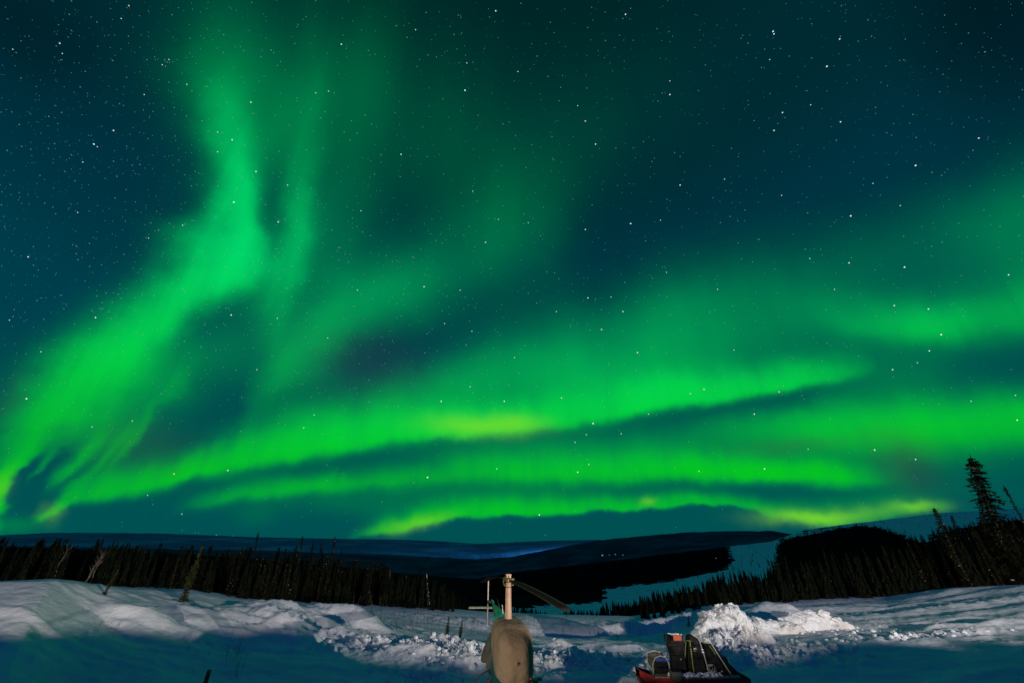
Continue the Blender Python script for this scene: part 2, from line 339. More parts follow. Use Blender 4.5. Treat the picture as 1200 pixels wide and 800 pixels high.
def near_detail(x, y):
    h = 0*x
    wx = x+fbm(x*.5, y*.5+40, 3)*1.2; wy = y+fbm(x*.5+90, y*.5, 3)*1.0
    for (mx, my, mh, rx, ry, ro) in mounds:
        c, s = math.cos(ro), math.sin(ro); dx = wx-mx; dy = wy-my
        u = (dx*c+dy*s)/rx; v = (-dx*s+dy*c)/ry
        h = h+mh*np.exp(-(u*u+v*v))
    cm = 0*x
    for (mx, my, rx, ry, a, ro) in chunky:
        u = (wx-mx)/rx; v = (wy-my)/ry; cm = np.maximum(cm, a*np.exp(-(u*u+v*v)**1.5))
    n1 = np.abs(fbm(x*2.2, y*2.2, 3)); n2 = fbm(x*4.7+5, y*4.7, 3, .6); n0 = fbm(x*.9+31, y*.9, 3)
    n3 = fbm(x*9+15, y*9, 2, .6)
    h = h+cm*(np.clip(n0*1.0, -.5, .8)+.8*np.clip(.35-n1*1.3, -.3, 1)+.8*n2+.35*n3)
    rip = 1-np.abs(fbm(x*.55+1.5*fbm(x*.4, y*.4, 2), y*1.9+7, 3))*2.2
    gx, gy = G(350, 742, .4); h = h+.13*np.clip(rip, 0, 1)**3*np.exp(-((x-gx)/3.6)**2-((y-gy)/2.2)**2)+.03*np.clip(rip, 0, 1)**3
    # wind ripples and broad unevenness
    h = h+fbm(x*.13+3, y*.2, 3)*(.10+.12*ss(-14, -6, x))+fbm(x*.55, y*1.3, 3)*.055+fbm(x*3, y*3, 3)*.028+np.maximum(0, fbm(x*.9+20, y*3.4, 3))*(.022+.03*ss(-12, -2, x))
    h = h+np.maximum(0, fbm(x*.35+8, y*1.6+3, 3)-.1)*.12
    return h
BA = Vector((-9.0, -4.0, 3.7))
def shade_bank_h(x):  # unseen snow bank added below the frame, crest shaped to shade the foreground
    z = np.interp(x, [-30,-16,-12,-9,-7.5,-6.2,-5.2,-4,-2.1,-1,2,5,7,8.5,10,12,13.5,15,18,21,24,30], [2.86,2.84,2.82,2.70,2.50,2.32,2.28,2.18,2.40,2.66,2.72,2.80,3.28,3.56,3.66,3.66,3.50,3.38,3.46,3.64,3.60,3.60])
    return z+(vn(x*1.1+4, 0*x+2)-.5)*.10+(vn(x*3.1+4, 0*x+8)-.5)*.06
SA = np.radians(np.arange(-60, 60.01, .5)); SZ = CAM.z+I(SA, E_az, E_r)*np.tan(I(SA, E_az, E_el)); _k = np.exp(-(np.arange(-40, 41)*.5/7.5)**2); SZ = np.convolve(np.pad(SZ, 40, mode='edge'), _k/_k.sum(), mode='valid')
def height(x, y):
    r = np.hypot(x, y); az = np.arctan2(x, y)
    azc = np.clip(az, R(-60), R(60))
    re = I(azc, E_az, E_r)+fbm(az*9, az*0+4, 3)*1.2; ze = CAM.z+re*np.tan(I(azc, E_az, E_el))
    wz = ss(re*.55, re*.95, r); zs_ = I(azc, SA, SZ)*(1-wz)+ze*wz
    t = np.clip((r-9)/(re*.97-9), 0, 1)
    near = zs_*(.35*t*t*(3-2*t)+.65*t**1.7)+near_detail(x, y)*ss(4, 9, r)*(1-ss(re*.93, re*1.02, r)*.75)
    f = far_h(azc, r)
    f = np.where(r < 80, np.minimum(f, ze-(r-re)*.10), f)
    w = ss(0, 1, (r-re)/(re*.55))
    h = near*(1-w)+f*w
    bz = shade_bank_h(x); h = np.maximum(h, bz-np.abs(y-4.3)**1.4*1.5)
    return h
def hgt(x, y): return float(height(np.array([float(x)]), np.array([float(y)]))[0])

def polar(name, azs, rs, zfun, mats, midx_fun=None, kind='structure', wrap=False, hole=False):
    A, Rr = np.meshgrid(azs, rs); x = Rr*np.sin(A); y = Rr*np.cos(A); z = zfun(x, y, A, Rr)
    n, m = len(rs), len(azs)
    V = np.stack([x.ravel(), y.ravel(), z.ravel()], 1)
    i = np.arange(n-1)[:, None]*m; j = np.arange(m-1)[None, :]
    q = (i+j).ravel(); F = np.stack([q+m, q+m+1, q+1, q], 1)
    me = bpy.data.meshes.new(name)
    me.vertices.add(len(V)); me.vertices.foreach_set('co', V.ravel().astype(np.float32))
    me.loops.add(F.size); me.loops.foreach_set('vertex_index', F.ravel().astype(np.int32))
    me.polygons.add(len(F)); me.polygons.foreach_set('loop_start', (np.arange(len(F))*4).astype(np.int32))
    for mm in mats: me.materials.append(mm)
    if midx_fun is not None:
        ac = .5*(azs[:-1]+azs[1:]); rc = np.sqrt(rs[:-1]*rs[1:]); AC, RC = np.meshgrid(ac, rc)
        me.polygons.foreach_set('material_index', midx_fun(AC, RC).ravel().astype(np.int32))
    me.polygons.foreach_set('use_smooth', np.ones(len(F), bool))
    me.update(calc_edges=True); me.validate()
    o = bpy.data.objects.new(name, me); COL.objects.link(o); o['kind'] = kind
    return o
fine = np.radians(np.arange(-60, 60.01, .17)); coarse = np.radians(np.concatenate([np.arange(-180, -88, 4.0), np.arange(-88, -60, .4)]))
az_all = np.concatenate([coarse, fine, -coarse[::-1]])
rs_near = np.exp(np.linspace(math.log(2.0), math.log(90), 560))
polar('snow_ground', az_all, rs_near, lambda x, y, A, r: height(x, y), [M_snow])
fine2 = np.radians(np.arange(-60, 60.01, .12)); az2 = np.concatenate([np.radians(np.arange(-180, -60, 3.0)), fine2, -np.radians(np.arange(-180, -60, 3.0))[::-1]])
rs_far = np.concatenate([np.exp(np.linspace(math.log(84), math.log(2600), 260)), np.exp(np.linspace(math.log(2660), math.log(20000), 90))])
run_poly = [(560,712),(612,711),(650,708),(690,706),(708,702),(710,691),(730,687),(790,680),(830,673),(852,667),(858,660),(856,650),(853,641),(868,636),(885,631),(905,626),(925,621),(940,618),(940,627),(916,632),(909,640),(912,652),(905,668),(895,680),(860,700),(780,712),(700,722),(600,726),(560,726)]
peak_poly = [(935,626),(960,619),(1000,612),(1000,600),(1260,570),(1260,606),(1180,609),(1150,613),(1125,619),(1105,624),(1085,634),(1068,633),(1055,626),(1035,619),(1005,616),(970,620),(940,628)]
def azel_poly(p): return np.array([azel(*q) for q in p])
RUN, PEAK = azel_poly(run_poly), azel_poly(peak_poly)
def inpoly(P, a, e):
    c = np.zeros(a.shape, bool)
    for k in range(len(P)):
        x1, y1 = P[k]; x2, y2 = P[k-1]
        with np.errstate(divide='ignore', invalid='ignore'):
            c ^= ((y1 > e) != (y2 > e)) & (a < (x2-x1)*(e-y1)/(y2-y1+1e-12)+x1)
    return c
def slope_e(a, r): return np.arctan((far_h(a, r)-CAM.z)/r)
def is_snow(a, r):
    e = slope_e(np.clip(a, R(-60), R(60)), r)
    w = a+(vn(a*60, np.log(r)*30)-.5)*R(.9)+(vn(a*230, np.log(r)*90)-.5)*R(.4); e2 = e+(vn(a*70+9, np.log(r)*40)-.5)*R(.35)
    return (inpoly(RUN, w, e2) | inpoly(PEAK, w, e2)) & (r < 2300) & (r > 100)
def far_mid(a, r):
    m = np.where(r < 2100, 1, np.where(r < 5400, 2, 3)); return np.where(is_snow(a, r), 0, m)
def hz(x, y, A, r):
    z = far_h(np.clip(A, R(-60), R(60)), r)
    return z+fbm(x*.012, y*.012, 4)*np.clip(r*.004, .2, 14)*ss(100, 400, r)*.5-.15*(1-ss(84, 95, r))
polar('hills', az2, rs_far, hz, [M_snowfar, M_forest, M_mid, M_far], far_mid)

# ------------------------------------------------------------------ broken snow piles, each one heap
def heap(name, px, py, z, rx, ry, hh, label, seed, rot=0, lobes=((0,0,.9,1),)):
    x0, y0 = G(px, py, z); n = 170
    us = np.linspace(-1.25, 1.25, n); A, B = np.meshgrid(us, us)
    c, s = math.cos(R(rot)), math.sin(R(rot)); X = A*rx; Y = B*ry
    wx = x0+X*c-Y*s; wy = y0+X*s+Y*c
    body = np.zeros(A.shape)
    jx = A+.10*fbm(wx*1.6+seed, wy*1.6, 3); jy = B+.10*fbm(wx*1.6, wy*1.6+seed, 3)
    for (lx, ly, lr, lh) in lobes:
        d2 = ((jx-lx)**2+(jy-ly)**2)/lr**2; body = np.maximum(body, lh*np.sqrt(np.clip(1-d2, 0, 1)))
    k = fbm(wx*1.4+seed, wy*1.4, 3, .5); bl = fbm(wx*1.5+seed, wy*1.5+7, 3)*3.2; blocks = (np.floor(bl)+ss(.2, .5, bl-np.floor(bl)))/3.2
    k2 = fbm(wx*4+seed*2, wy*4, 3, .6); on = np.clip(body*4, 0, 1)
    zz = hh*(body+on*(.10*k+.13*blocks+.07*k2+.03*fbm(wx*13, wy*13, 2)))
    rr = np.where(body > .01, .5, 1.2)
    g = height(wx.ravel(), wy.ravel()).reshape(wx.shape)
    zz = g-.10+np.where(rr < 1, zz, -.06)
    oz = (zz-g)*1.0; ox = .16*fbm(oz*3.2+wx*1.2+seed, wy*1.5+oz*1.1, 3)+.07*fbm(oz*9+wx*3, wy*4, 2); oy = .16*fbm(oz*3.2+wx*1.4+40, wy*1.4+seed-oz, 3)+.07*fbm(oz*9+7, wx*5+wy*3, 2)
    onm = np.clip(oz*3, 0, 1); wx = wx+ox*onm*1.6; wy = wy+oy*onm*1.6
    V = np.stack([(wx-x0).ravel(), (wy-y0).ravel(), zz.ravel()], 1)
    q = (np.arange(n-1)[:, None]*n+np.arange(n-1)[None, :]).ravel(); F = np.stack([q, q+1, q+n+1, q+n], 1)
    o = mesh_obj(name, V, F, M_snow2, None, True); o.location = (x0, y0, 0)
    return tag(o, label, 'snow pile')
M_snow2 = mat('packed_snow', (.76,.75,.76), .7, noise_s=1.1, base2=(.56,.50,.45), bump=.12, bump_s=3.5, lo=.5, hi=.75, spec=0.0)
heap('snow_pile', 852, 752, .0, 1.8, 1.3, 1.72, 'tall jagged heap of ploughed snow lit white, behind the loaded red sled', 3, rot=-4, lobes=((-.34,.05,.55,.9),(.06,.1,.6,1.0),(.38,.1,.42,.93),(-.62,-.1,.42,.5),(.0,-.5,.6,.5),(-.3,-.45,.55,.52),(.72,.0,.32,.42),(.95,-.05,.25,.26)))
heap('snow_pile', 955, 738, .1, 1.7, 1.0, .95, 'low broken heap of snow to the right of the tall snow pile', 8, rot=5, lobes=((-.55,0,.45,.7),(-.1,.1,.5,1.0),(.3,.05,.4,.95),(.6,-.05,.4,.6),(.95,-.1,.3,.3),(-.9,-.1,.35,.4)))

heap('snow_pile', 905, 741, .1, 1.5, .9, .6, 'small lumpy mound joining the tall snow pile and the low broken heap', 15, rot=0, lobes=((-.5,0,.5,.9),(.1,.1,.5,.7),(.6,0,.5,.9)))
# crumbled lumps of snow strewn over the churned ground
ico = bmesh.new(); bmesh.ops.create_icosphere(ico, subdivisions=1, radius=1.0); IV = np.array([v.co[:] for v in ico.verts]); IF = [[v.index for v in f.verts] for f in ico.faces]; ico.free()
rl = np.random.default_rng(12); V = []; F = []; k0 = 0
P_ = []
for (mx, my, rx, ry, a, ro) in chunky:
    n = int(min(1600, 80*rx*ry*(a/.2))) if a > .15 and my < 27 else 0
    P_.append(np.stack([mx+rl.normal(0, .42, n)*rx, my+rl.normal(0, .42, n)*ry], 1))
P_.append(np.stack([G(852,752)[0]+rl.normal(0, 1.7, 260), G(852,752)[1]+rl.normal(-.3, 1.2, 260)], 1))
P_.append(np.stack([G(945,740)[0]+rl.normal(0, 1.9, 200), G(945,740)[1]+rl.normal(-.3, .9, 200)], 1))
P_ = np.concatenate(P_); P_ = P_[P_[:, 1] > 14.5]; Z_ = height(P_[:, 0], P_[:, 1])
for (x, y), z in zip(P_, Z_):
    s_ = .022+.11*rl.random()**4.5
    vv = IV*(s_*rl.uniform(.65, 1.35, 3))*(1+rl.normal(0, .16, (len(IV), 1))); c_, q_ = math.cos(x*9), math.sin(x*9)
    vv = np.stack([vv[:, 0]*c_-vv[:, 1]*q_+x, vv[:, 0]*q_+vv[:, 1]*c_+y, vv[:, 2]*.8+z+s_*.05], 1)
    V.append(vv); F += [[i+k0 for i in f] for f in IF]; k0 += len(IV)
o = mesh_obj('snow_crumbs', np.concatenate(V), F, M_snow, None, False); tag(o, 'crumbled snow lumps strewn over the churned ground', 'snow', kind='stuff')

# ------------------------------------------------------------------ spruces
def spruce_meshes(seed, H=6.0, R0=.55, dens=1.0, club=.3, gaps=.1, lean=0.0, droop=.35, snowp=.012):
    rd = random.Random(seed); tr = MB(); cr = MB(); sn = MB()
    bx, by = rd.uniform(-.04,.04)+lean, rd.uniform(-.04,.04)
    axis = lambda z: Vector((bx*z+.05*math.sin(z*.8+seed), by*z+.05*math.cos(z*.7+seed), z))
    zs = [H*k/8 for k in range(9)]
    tr.tube([axis(z) for z in zs], [max(.012, .075*(1-z/H)**.9*(H/6)) for z in zs], 6)
    tr.tube([axis(0)-Vector((0,0,.5)), axis(0)], [.09, .078*(H/6)], 6, cap=False)
    z = .06*H
    while z < H*.985:
        t = z/H
        rad = R0*((1-t)**.75*(.75+.25*math.sin(t*9+seed)))+.05
        if club and t > .84: rad *= 1+club*1.6*math.sin((t-.84)/.16*math.pi)
        if rd.random() < gaps: rad *= .4
        nb = rd.randint(4, 6)
        a0 = rd.uniform(0, 6.28)
        for k in range(nb):
            a = a0+6.283*k/nb+rd.uniform(-.4,.4); L = rad*rd.uniform(.55, 1.2); d = Vector((math.cos(a), math.sin(a), 0))
            p0 = axis(z); dr = droop*rd.uniform(.5,1.4)
            side = Vector((-d.y, d.x, 0)); npc = max(2, int(L/.11*dens)); npc = min(npc, 7)
            for q in range(npc):
                u = (q+.6)/npc; c = p0+d*(L*u)+Vector((0,0,-dr*L*u*u+.06*u*L))
                w = (.05+.09*(1-abs(u-.45)))*rd.uniform(.7,1.3); l = L/npc*1.15+.05
                tl = Vector((0,0,rd.uniform(-.05,.05)))
                cr.add([c-d*l*.5+tl, c+side*w-Vector((0,0,w*.55)), c+d*l*.7-Vector((0,0,.03)), c-side*w-Vector((0,0,w*.55))], [(0,1,2),(0,2,3)])
                if rd.random() < .5:
                    e = c+side*rd.uniform(-w,w); cr.add([e-d*.05, e+d*.06, e+Vector((rd.uniform(-.04,.04),rd.uniform(-.04,.04),-.13-.08*rd.random()))], [(0,1,2)])
                if rd.random() < snowp:
                    s_ = rd.uniform(.025,.06); c2 = c+Vector((0,0,s_*.5)); blob_(sn, c2, s_, rd)
        z += rd.uniform(.10,.16)/dens
    # leader
    top = axis(H); cr.add([top+Vector((.03,0,-.3)), top+Vector((-.03,.02,-.3)), top+Vector((0,0,.12))], [(0,1,2)])
    return tr, cr, sn
def blob_(mb, c, s, rd):
    ax = [Vector((s*rd.uniform(.8,1.6),0,0)), Vector((0,s*rd.uniform(.8,1.6),0)), Vector((0,0,s*.7))]
    mb.add([c+ax[0], c-ax[0], c+ax[1], c-ax[1], c+ax[2], c-ax[2]], [(0,2,4),(2,1,4),(1,3,4),(3,0,4),(2,0,5),(1,2,5),(3,1,5),(0,3,5)])
def crown_of(cr, sn, mt=None):
    n = len(cr.f); cr.add(sn.v, sn.f)   # snow caught on the twigs belongs to the crown
    return mesh_obj('crown', cr.v, cr.f, [mt or M_needle, M_clump], None, False, [0]*n+[1]*(len(cr.f)-n))
KINDS = []
for k in range(7):
    tr, cr, sn = spruce_meshes(20+k, H=6.0, R0=[.42,.5,.6,.38,.7,.46,.55][k], club=[.35,.1,0,.5,0,.2,.1][k], gaps=[.12,.2,.1,.25,.08,.15,.1][k], snowp=[.004,.02,.0,.012,.03,.006,.0][k])
    a = tr.build('trunk', M_bark, smooth=True); b = crown_of(cr, sn); KINDS.append((a.data, b.data))
    for o in (a, b): bpy.data.objects.remove(o)
def plant_spruce(x, y, h, k, label, group=None, wid=1.0, rot=None, tilt=(0, 0), snow=True, name='spruce_tree', z=None):
    o = empty(name, (x, y, (hgt(x, y) if z is None else z)-.08), random.uniform(0, 6.28) if rot is None else rot, label, 'tree', group)
    o.rotation_euler = (tilt[0], tilt[1], o.rotation_euler.z); o.scale = (h/6*wid, h/6*wid, h/6)
    for nm, me in zip(('trunk', 'crown'), KINDS[k]):
        c = bpy.data.objects.new(nm, me); COL.objects.link(c); c.parent = o
    return o
T_az, T_el, _ = tab([(0,633),(60,636),(120,636),(200,640),(260,642),(300,643),(350,645),(400,650),(430,657),(460,662),(490,667),(515,674),(535,688),(560,694),(600,700),(630,716),(650,718),(700,709),(740,700),(760,695),(785,689),(820,681),(855,672),(885,667),(902,660),(910,654),(935,652),(960,648),(1000,646),(1040,640),(1070,634),(1085,627),(1100,618),(1130,612),(1160,608),(1200,600)])
def f_e(a, r): 
    x, y = r*math.sin(a), r*math.cos(a); return hgt(x, y) if r < 84 else float(far_h(np.array([a]), np.array([float(r)]))[0])
cand = []
rd = random.Random(99)
a_lo, a_hi = azel(-30, 660)[0], azel(1230, 660)[0]
tries = 0
while len(cand) < 7200 and tries < 60000:
    tries += 1
    a = rd.uniform(a_lo, a_hi)
    re = float(I(a, E_az, E_r))+1.0
    u = rd.random(); r = re*math.exp((u**1.25)*math.log(480/re))
    if R(-6) < a < R(2) and r < 70: continue
    if bool((inpoly(RUN, np.array([a]), slope_e(np.array([a]), np.array([r])))|inpoly(PEAK, np.array([a]), slope_e(np.array([a]), np.array([r]))))[0]): continue
    g = f_e(a, r); top = CAM.z+r*math.tan(float(I(a, T_az, T_el)))
    need = top-g
    if need < 1.3: continue
    q_ = rd.random(); mo = .62+.62*float(vn(np.array([a*34+3]), np.array([.5]))[0]); h = min(need*min(1.05, mo+.1)*(rd.uniform(.45, .92) if q_ < .8 else rd.uniform(.9, 1.08)), rd.uniform(3.4, 8.5))
    if h < 1.2: continue
    cand.append((r, a, h, g))
cand.sort()
far_c = []
tries = 0
while len(far_c) < 6500 and tries < 90000:
    tries += 1
    a = rd.uniform(R(-4), a_hi); r = 480*math.exp(rd.random()**.8*math.log(1750/480)); aa_, rr_ = np.array([a]), np.array([r])
    sn_ = bool(is_snow(aa_, rr_)[0])
    if sn_ and rd.random() > .035: continue
    far_c.append((r, a, rd.uniform(5, 11)*(.8 if sn_ else 1), float(far_h(aa_, rr_)[0])))
# the nearest and largest are trees of their own
near = []; rest = []
by_size = sorted(cand, key=lambda c: -(c[2]/c[0])*(1.35 if c[0] < float(I(c[1], E_az, E_r))+9 else 1.0))
near, rest = by_size[:268], by_size[268:]
gl = {'L': ('dark narrow black spruce in the wood past the left snow edge', 'black spruces past the left snow edge'),
      'C': ('dark narrow black spruce in the wood left of the helicopter', 'black spruces in the wood left of the helicopter'),
      'R': ('dark black spruce in the wood right of the snow piles', 'black spruces past the right snow edge'),
      'M': ('small dark spruce below the snow edge between helicopter and snow pile', 'spruces between helicopter and snow pile')}
for r, a, h, g in near:
    px = 600+math.tan(a)*540
    key = 'L' if a < R(-27) else 'C' if a < R(-1) else 'M' if a < R(22) else 'R'
    plant_spruce(r*math.sin(a), r*math.cos(a), h, rd.randrange(7), gl[key][0], gl[key][1], wid=rd.uniform(.8, 1.25), tilt=(R(rd.gauss(0,2.2)), R(rd.gauss(0,2.2))), z=g)
# the rest of the wood, thousands of trees, one mass
fm = MB(); V = []; F = []
for r, a, h, g in rest+far_c:
    x, y = r*math.sin(a), r*math.cos(a); n = 5; k0 = len(V); lx, ly = rd.gauss(0,.03)*h, rd.gauss(0,.03)*h
    R0 = h*rd.uniform(.075,.13); tiers = 9 if r < 130 else 4 if r < 300 else 3
    for t in range(tiers):
        z0 = g+h*(.04+.9*t/tiers); z1 = g+h*min(1.0, (.04+.9*(t+1.75)/tiers)); rr = R0*(1-t/tiers*.82)
        k = len(V); ph = rd.uniform(0, 6)
        m = 10 if r < 130 else 6 if r < 480 else 4
        for q in range(m):
            q2 = rr*rd.uniform(.55,1.25)
            if m > 7: q2 = rr*(1.3 if q % 2 else .45)*rd.uniform(.8, 1.2)
            V.append((x+lx*t/tiers+q2*math.cos(ph+6.283*q/m), y+ly*t/tiers+q2*math.sin(ph+6.283*q/m), z0-rd.uniform(0,.08)*h))
        V.append((x+lx*(t+1)/tiers, y+ly*(t+1)/tiers, z1))
        for q in range(m): F.append((k+q, k+(q+1)%m, k+m))
o = mesh_obj('distant_forest', V, F, M_needle_far, None, False)
tag(o, 'dark spruce forest covering the slopes beyond the snow edge', 'forest', kind='stuff')

# trees and dead trunks that stand out
def at_edge(px, py, r): d = ray(px, py); k = r/math.hypot(d.x, d.y); x, y = d.x*k, d.y*k; return x, y, hgt(x, y)
def lone(px_base, py_base, px_top, py_top, r, kind, label, wid=1.0, name='spruce_tree', group=None, snow=True):
    x, y, z = at_edge(px_base, py_base, r); T = onR(px_top, py_top, r)
    v = T-Vector((x, y, z)); h = v.length
    o = plant_spruce(x, y, h, kind, label, group, wid, name=name, z=z, snow=snow)
    q = Vector((0,0,1)).rotation_difference(v.normalized()); o.rotation_mode = 'QUATERNION'; o.rotation_quaternion = q
    return o
tr, cr, sn = spruce_meshes(77, H=6.0, R0=.80, dens=1.25, club=.25, gaps=.22, droop=.55, snowp=.004)
aa = tr.build('trunk', M_bark, smooth=True); bb = crown_of(cr, sn); KINDS.append((aa.data, bb.data))
for o in (aa, bb): bpy.data.objects.remove(o)
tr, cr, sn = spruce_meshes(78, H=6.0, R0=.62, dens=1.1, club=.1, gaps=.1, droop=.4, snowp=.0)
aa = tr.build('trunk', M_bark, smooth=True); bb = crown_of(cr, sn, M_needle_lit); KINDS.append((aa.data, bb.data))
for o in (aa, bb): bpy.data.objects.remove(o)
lone(1183,668,1130,532,52,7,'tallest ragged spruce standing against the green sky at the far right', 1.45)
lone(1232,668,1173,564,52,3,'thin leaning spruce at the right edge of the photo, right of the tallest spruce', .6)
lone(1128,668,1099,593,50,1,'short bushy spruce against the sky, just left of the tallest spruce', 1.5)
lone(1134,668,1114,601,56,4,'small spruce top between the short bushy spruce and the tallest spruce', .9)
lone(1158,668,1140,575,58,2,'spruce half hidden behind the foot of the tallest spruce', .9)
lone(285,706,301,620,38,3,'slim spruce rising highest above the left forest line', .7)
lone(342,711,353,624,42,3,'slim spruce just left of the close group of thin tops', .6)
lone(356,713,366,632,43,0,'thin spruce in the middle of the close group of tops', .7)
lone(368,713,378,634,44,1,'thin leaning spruce to the right in the close group of tops', .7)
lone(384,715,393,625,42,5,'tall slim spruce beside the small red beacon', .6)
lone(392,715,400,640,46,0,'short thin spruce right of the tall one beside the red beacon', .6)
lone(412,716,417,649,46,5,'spruce tip standing alone right of the red beacon', .6)
lone(497,722,501,648,46,3,'dead-looking thin spruce top above the middle of the wood', .45)
lone(104,690,136,627,33,3,'leaning spruce top above the far left forest line', .5)
lone(218,695,238,636,27,8,'greenish spruce on the left snow edge, lit by the yard lamps', 1.2)
lone(126,687,140,664,26,8,'small green spruce bush on the left snow edge', 1.3)
lone(268,696,284,648,36,1,'medium spruce between the greenish spruce and the slimmest tall one', .8)
lone(524,747,525,719,24.5,8,'left of the two small spruces on the open snow beside the helicopter tail', 1.7, snow=False)
lone(539,747,541,723,24.5,8,'right of the two small spruces on the open snow beside the helicopter tail', 1.7, snow=False)
lone(361,722,362,710,27,4,'tiny dark spruce poking from snow, left one of a pair', 2.6)
lone(391,724,393,709,27,2,'tiny dark spruce poking from snow, right one of a pair', 2.2)
lone(806,727,806,720,34,4,'tiny dark shrub-like spruce poking from snow left of the snow pile', 1.8)
def dead(px_base, py_base, px_top, py_top, r, label, w=.07, br=14, name='dead_tree'):
    x, y, z = at_edge(px_base, py_base, r); T = onR(px_top, py_top, r); v = T-Vector((x, y, z)); h = v.length; rr = random.Random(px_base)
    root = empty(name, (x, y, z), 0, label, 'tree'); side = Vector((1,0,0))
    m = MB(); pts = [Vector((0,0,-.3))]+[v*(k/6)+Vector((math.sin(k*1.7)*.04, 0, 0)) for k in range(7)]
    m.tube(pts, [w]+[w*(1-.75*k/6) for k in range(7)], 7); m.build('trunk', M_deadwood, root, True)
    b = MB()
    for k in range(br):
        p = v*rr.uniform(.3, .97); a = rr.uniform(0, 6.28); L = rr.uniform(.15,.5)
        d = (Vector((math.cos(a), math.sin(a), .8))).normalized()*L; b.tube([p, p+d*.4, p+d*.7+Vector((0,0,.06))], [.008,.006,.003], 4)
    b.build('branches', M_deadwood, root, True); return root
dead(58,684,80,641,29,'bare tan leaning trunk, the far left one of three at the left snow edge', .05, 12)
dead(98,686,122,646,29,'bare tan leaning trunk with twiggy top, middle one of three at the left snow edge', .045, 30)
dead(104,686,119,652,29.5,'slender bare leaning sapling beside the twiggy leaning trunk', .03, 30)
dead(456,716,457,666,39,'bare upright tan trunk standing before the wood in the middle', .10, 6)
dead(46,684,66,650,30,'thin bare sapling left of the far left bare leaning trunk', .02, 24)
# snow-plastered spruce
o = lone(502,720,500,668,38,4,'spruce thickly plastered with white snow at the right end of the middle wood', .5)
m = MB(); rr = random.Random(4)
for k in range(90):
    z = rr.uniform(.6, 5.6); a = rr.uniform(0,6.28); q = .42*(1-z/6)+.08; blob_(m, Vector((q*math.cos(a), q*math.sin(a), z)), rr.uniform(.04,.10), rr)
pl_ = m.build('snow_load', M_clump, o); pl_['kind'] = 'stuff'

# willow twigs and weeds sticking out of the snow
def twigs(px, py, r, n, h, spread, label, seed, lean=0, thick=.006):
    x, y, z = at_edge(px, py, r); rr = random.Random(seed); m = MB()
    for k in range(n):
        bx, by = rr.gauss(0, spread), rr.gauss(0, spread*.6); gz = hgt(x+bx, y+by)-z
        L = h*rr.uniform(.45, 1.1); lx = lean*L+rr.gauss(0,.16)*L; ly = rr.gauss(0,.12)*L
        p = [Vector((bx, by, gz-.1)), Vector((bx+lx*.4, by+ly*.4, gz+L*.5)), Vector((bx+lx, by+ly, gz+L))]
        m.tube(p, [thick, thick*.7, thick*.3], 4)
        for q in range(rr.randint(1, 4)):
            t = rr.uniform(.35,.9); s = p[0].lerp(p[2], t); m.tube([s, s+Vector((rr.gauss(0,.1)*L, rr.gauss(0,.1)*L, L*.2))], [thick*.55, thick*.2], 4)
    o = m.build('willow_shrub', M_twig); o.location = (x, y, z); return tag(o, label, 'shrub')
at2 = lambda px, py, z: (lambda g: math.hypot(*g))(G(px, py, z))
twigs(560,0,1,0,0,0,'',0) if False else None
for a in [(455,742,27,9,1.3,.5,'leafless willow shrub, left clump in the dip before the middle wood',1,0,.009),
          (478,746,25.5,10,1.1,.5,'leafless willow shrub, thickest clump in the dip before the middle wood',2,0,.009),
          (505,740,28,8,1.2,.6,'leafless willow shrub left of the two small spruces',3,.05,.008),
          (552,738,28,6,1.0,.5,'thin leafless willow shrub beside the tail rotor',4,.05,.008),
          (425,745,26,5,.8,.4,'sparse leafless shrub on the shaded side of the snow mound',5,0,.007),
          (5,783,13,9,1.0,.12,'dark weed clump at the left edge of the photo',6,.12,.007),
          (32,783,13,6,.7,.15,'thin bent weeds right of the dark weed clump at the left edge',7,.35,.006),
          (262,752,20,5,.8,.5,'thin twigs beside the wind-scooped hollow',8,.1,.005),
          (277,755,19.5,3,.9,.1,'single tall twig stem left of the rippled snow mound',9,.05,.006),
          (140,704,22,8,.6,.35,'sparse twigs poking out of the left snow field',10,.2,.005),
          (735,745,28,5,.6,.4,'faint twigs left of the tall snow pile',11,0,.006),
          (290,757,18,4,.7,.1,'short twigs at the foot of the rippled snow mound',12,0,.005),
          (630,728,33,14,.9,1.6,'row of frosted weeds along the snow edge right of the mast',13,0,.009),
          (690,728,33,12,.8,1.8,'row of frosted weeds along the snow edge below the blade tip',14,0,.009)]:
    if a[3]: twigs(*a)
# cut stake at the bottom edge
x, y = G(244, 800, .75); 
p = onR(245, 786, 15.0); zz = hgt(p.x, p.y)
root = empty('stake', (p.x, p.y, zz), 0, 'short dark wooden stake with a pale cut top at the bottom edge', 'stake')
hh = p.z-zz; m = MB(); m.tube([(-.05,0,-.3),(0,0,hh-.01)], [.06,.05], 8); m.build('post', M_bark, root, True)
m = MB(); m.tube([(0,0,hh-.012),(0.002,0,hh+.03)], [.051,.047], 8); m.build('cut_top', M_deadwood, root, True)

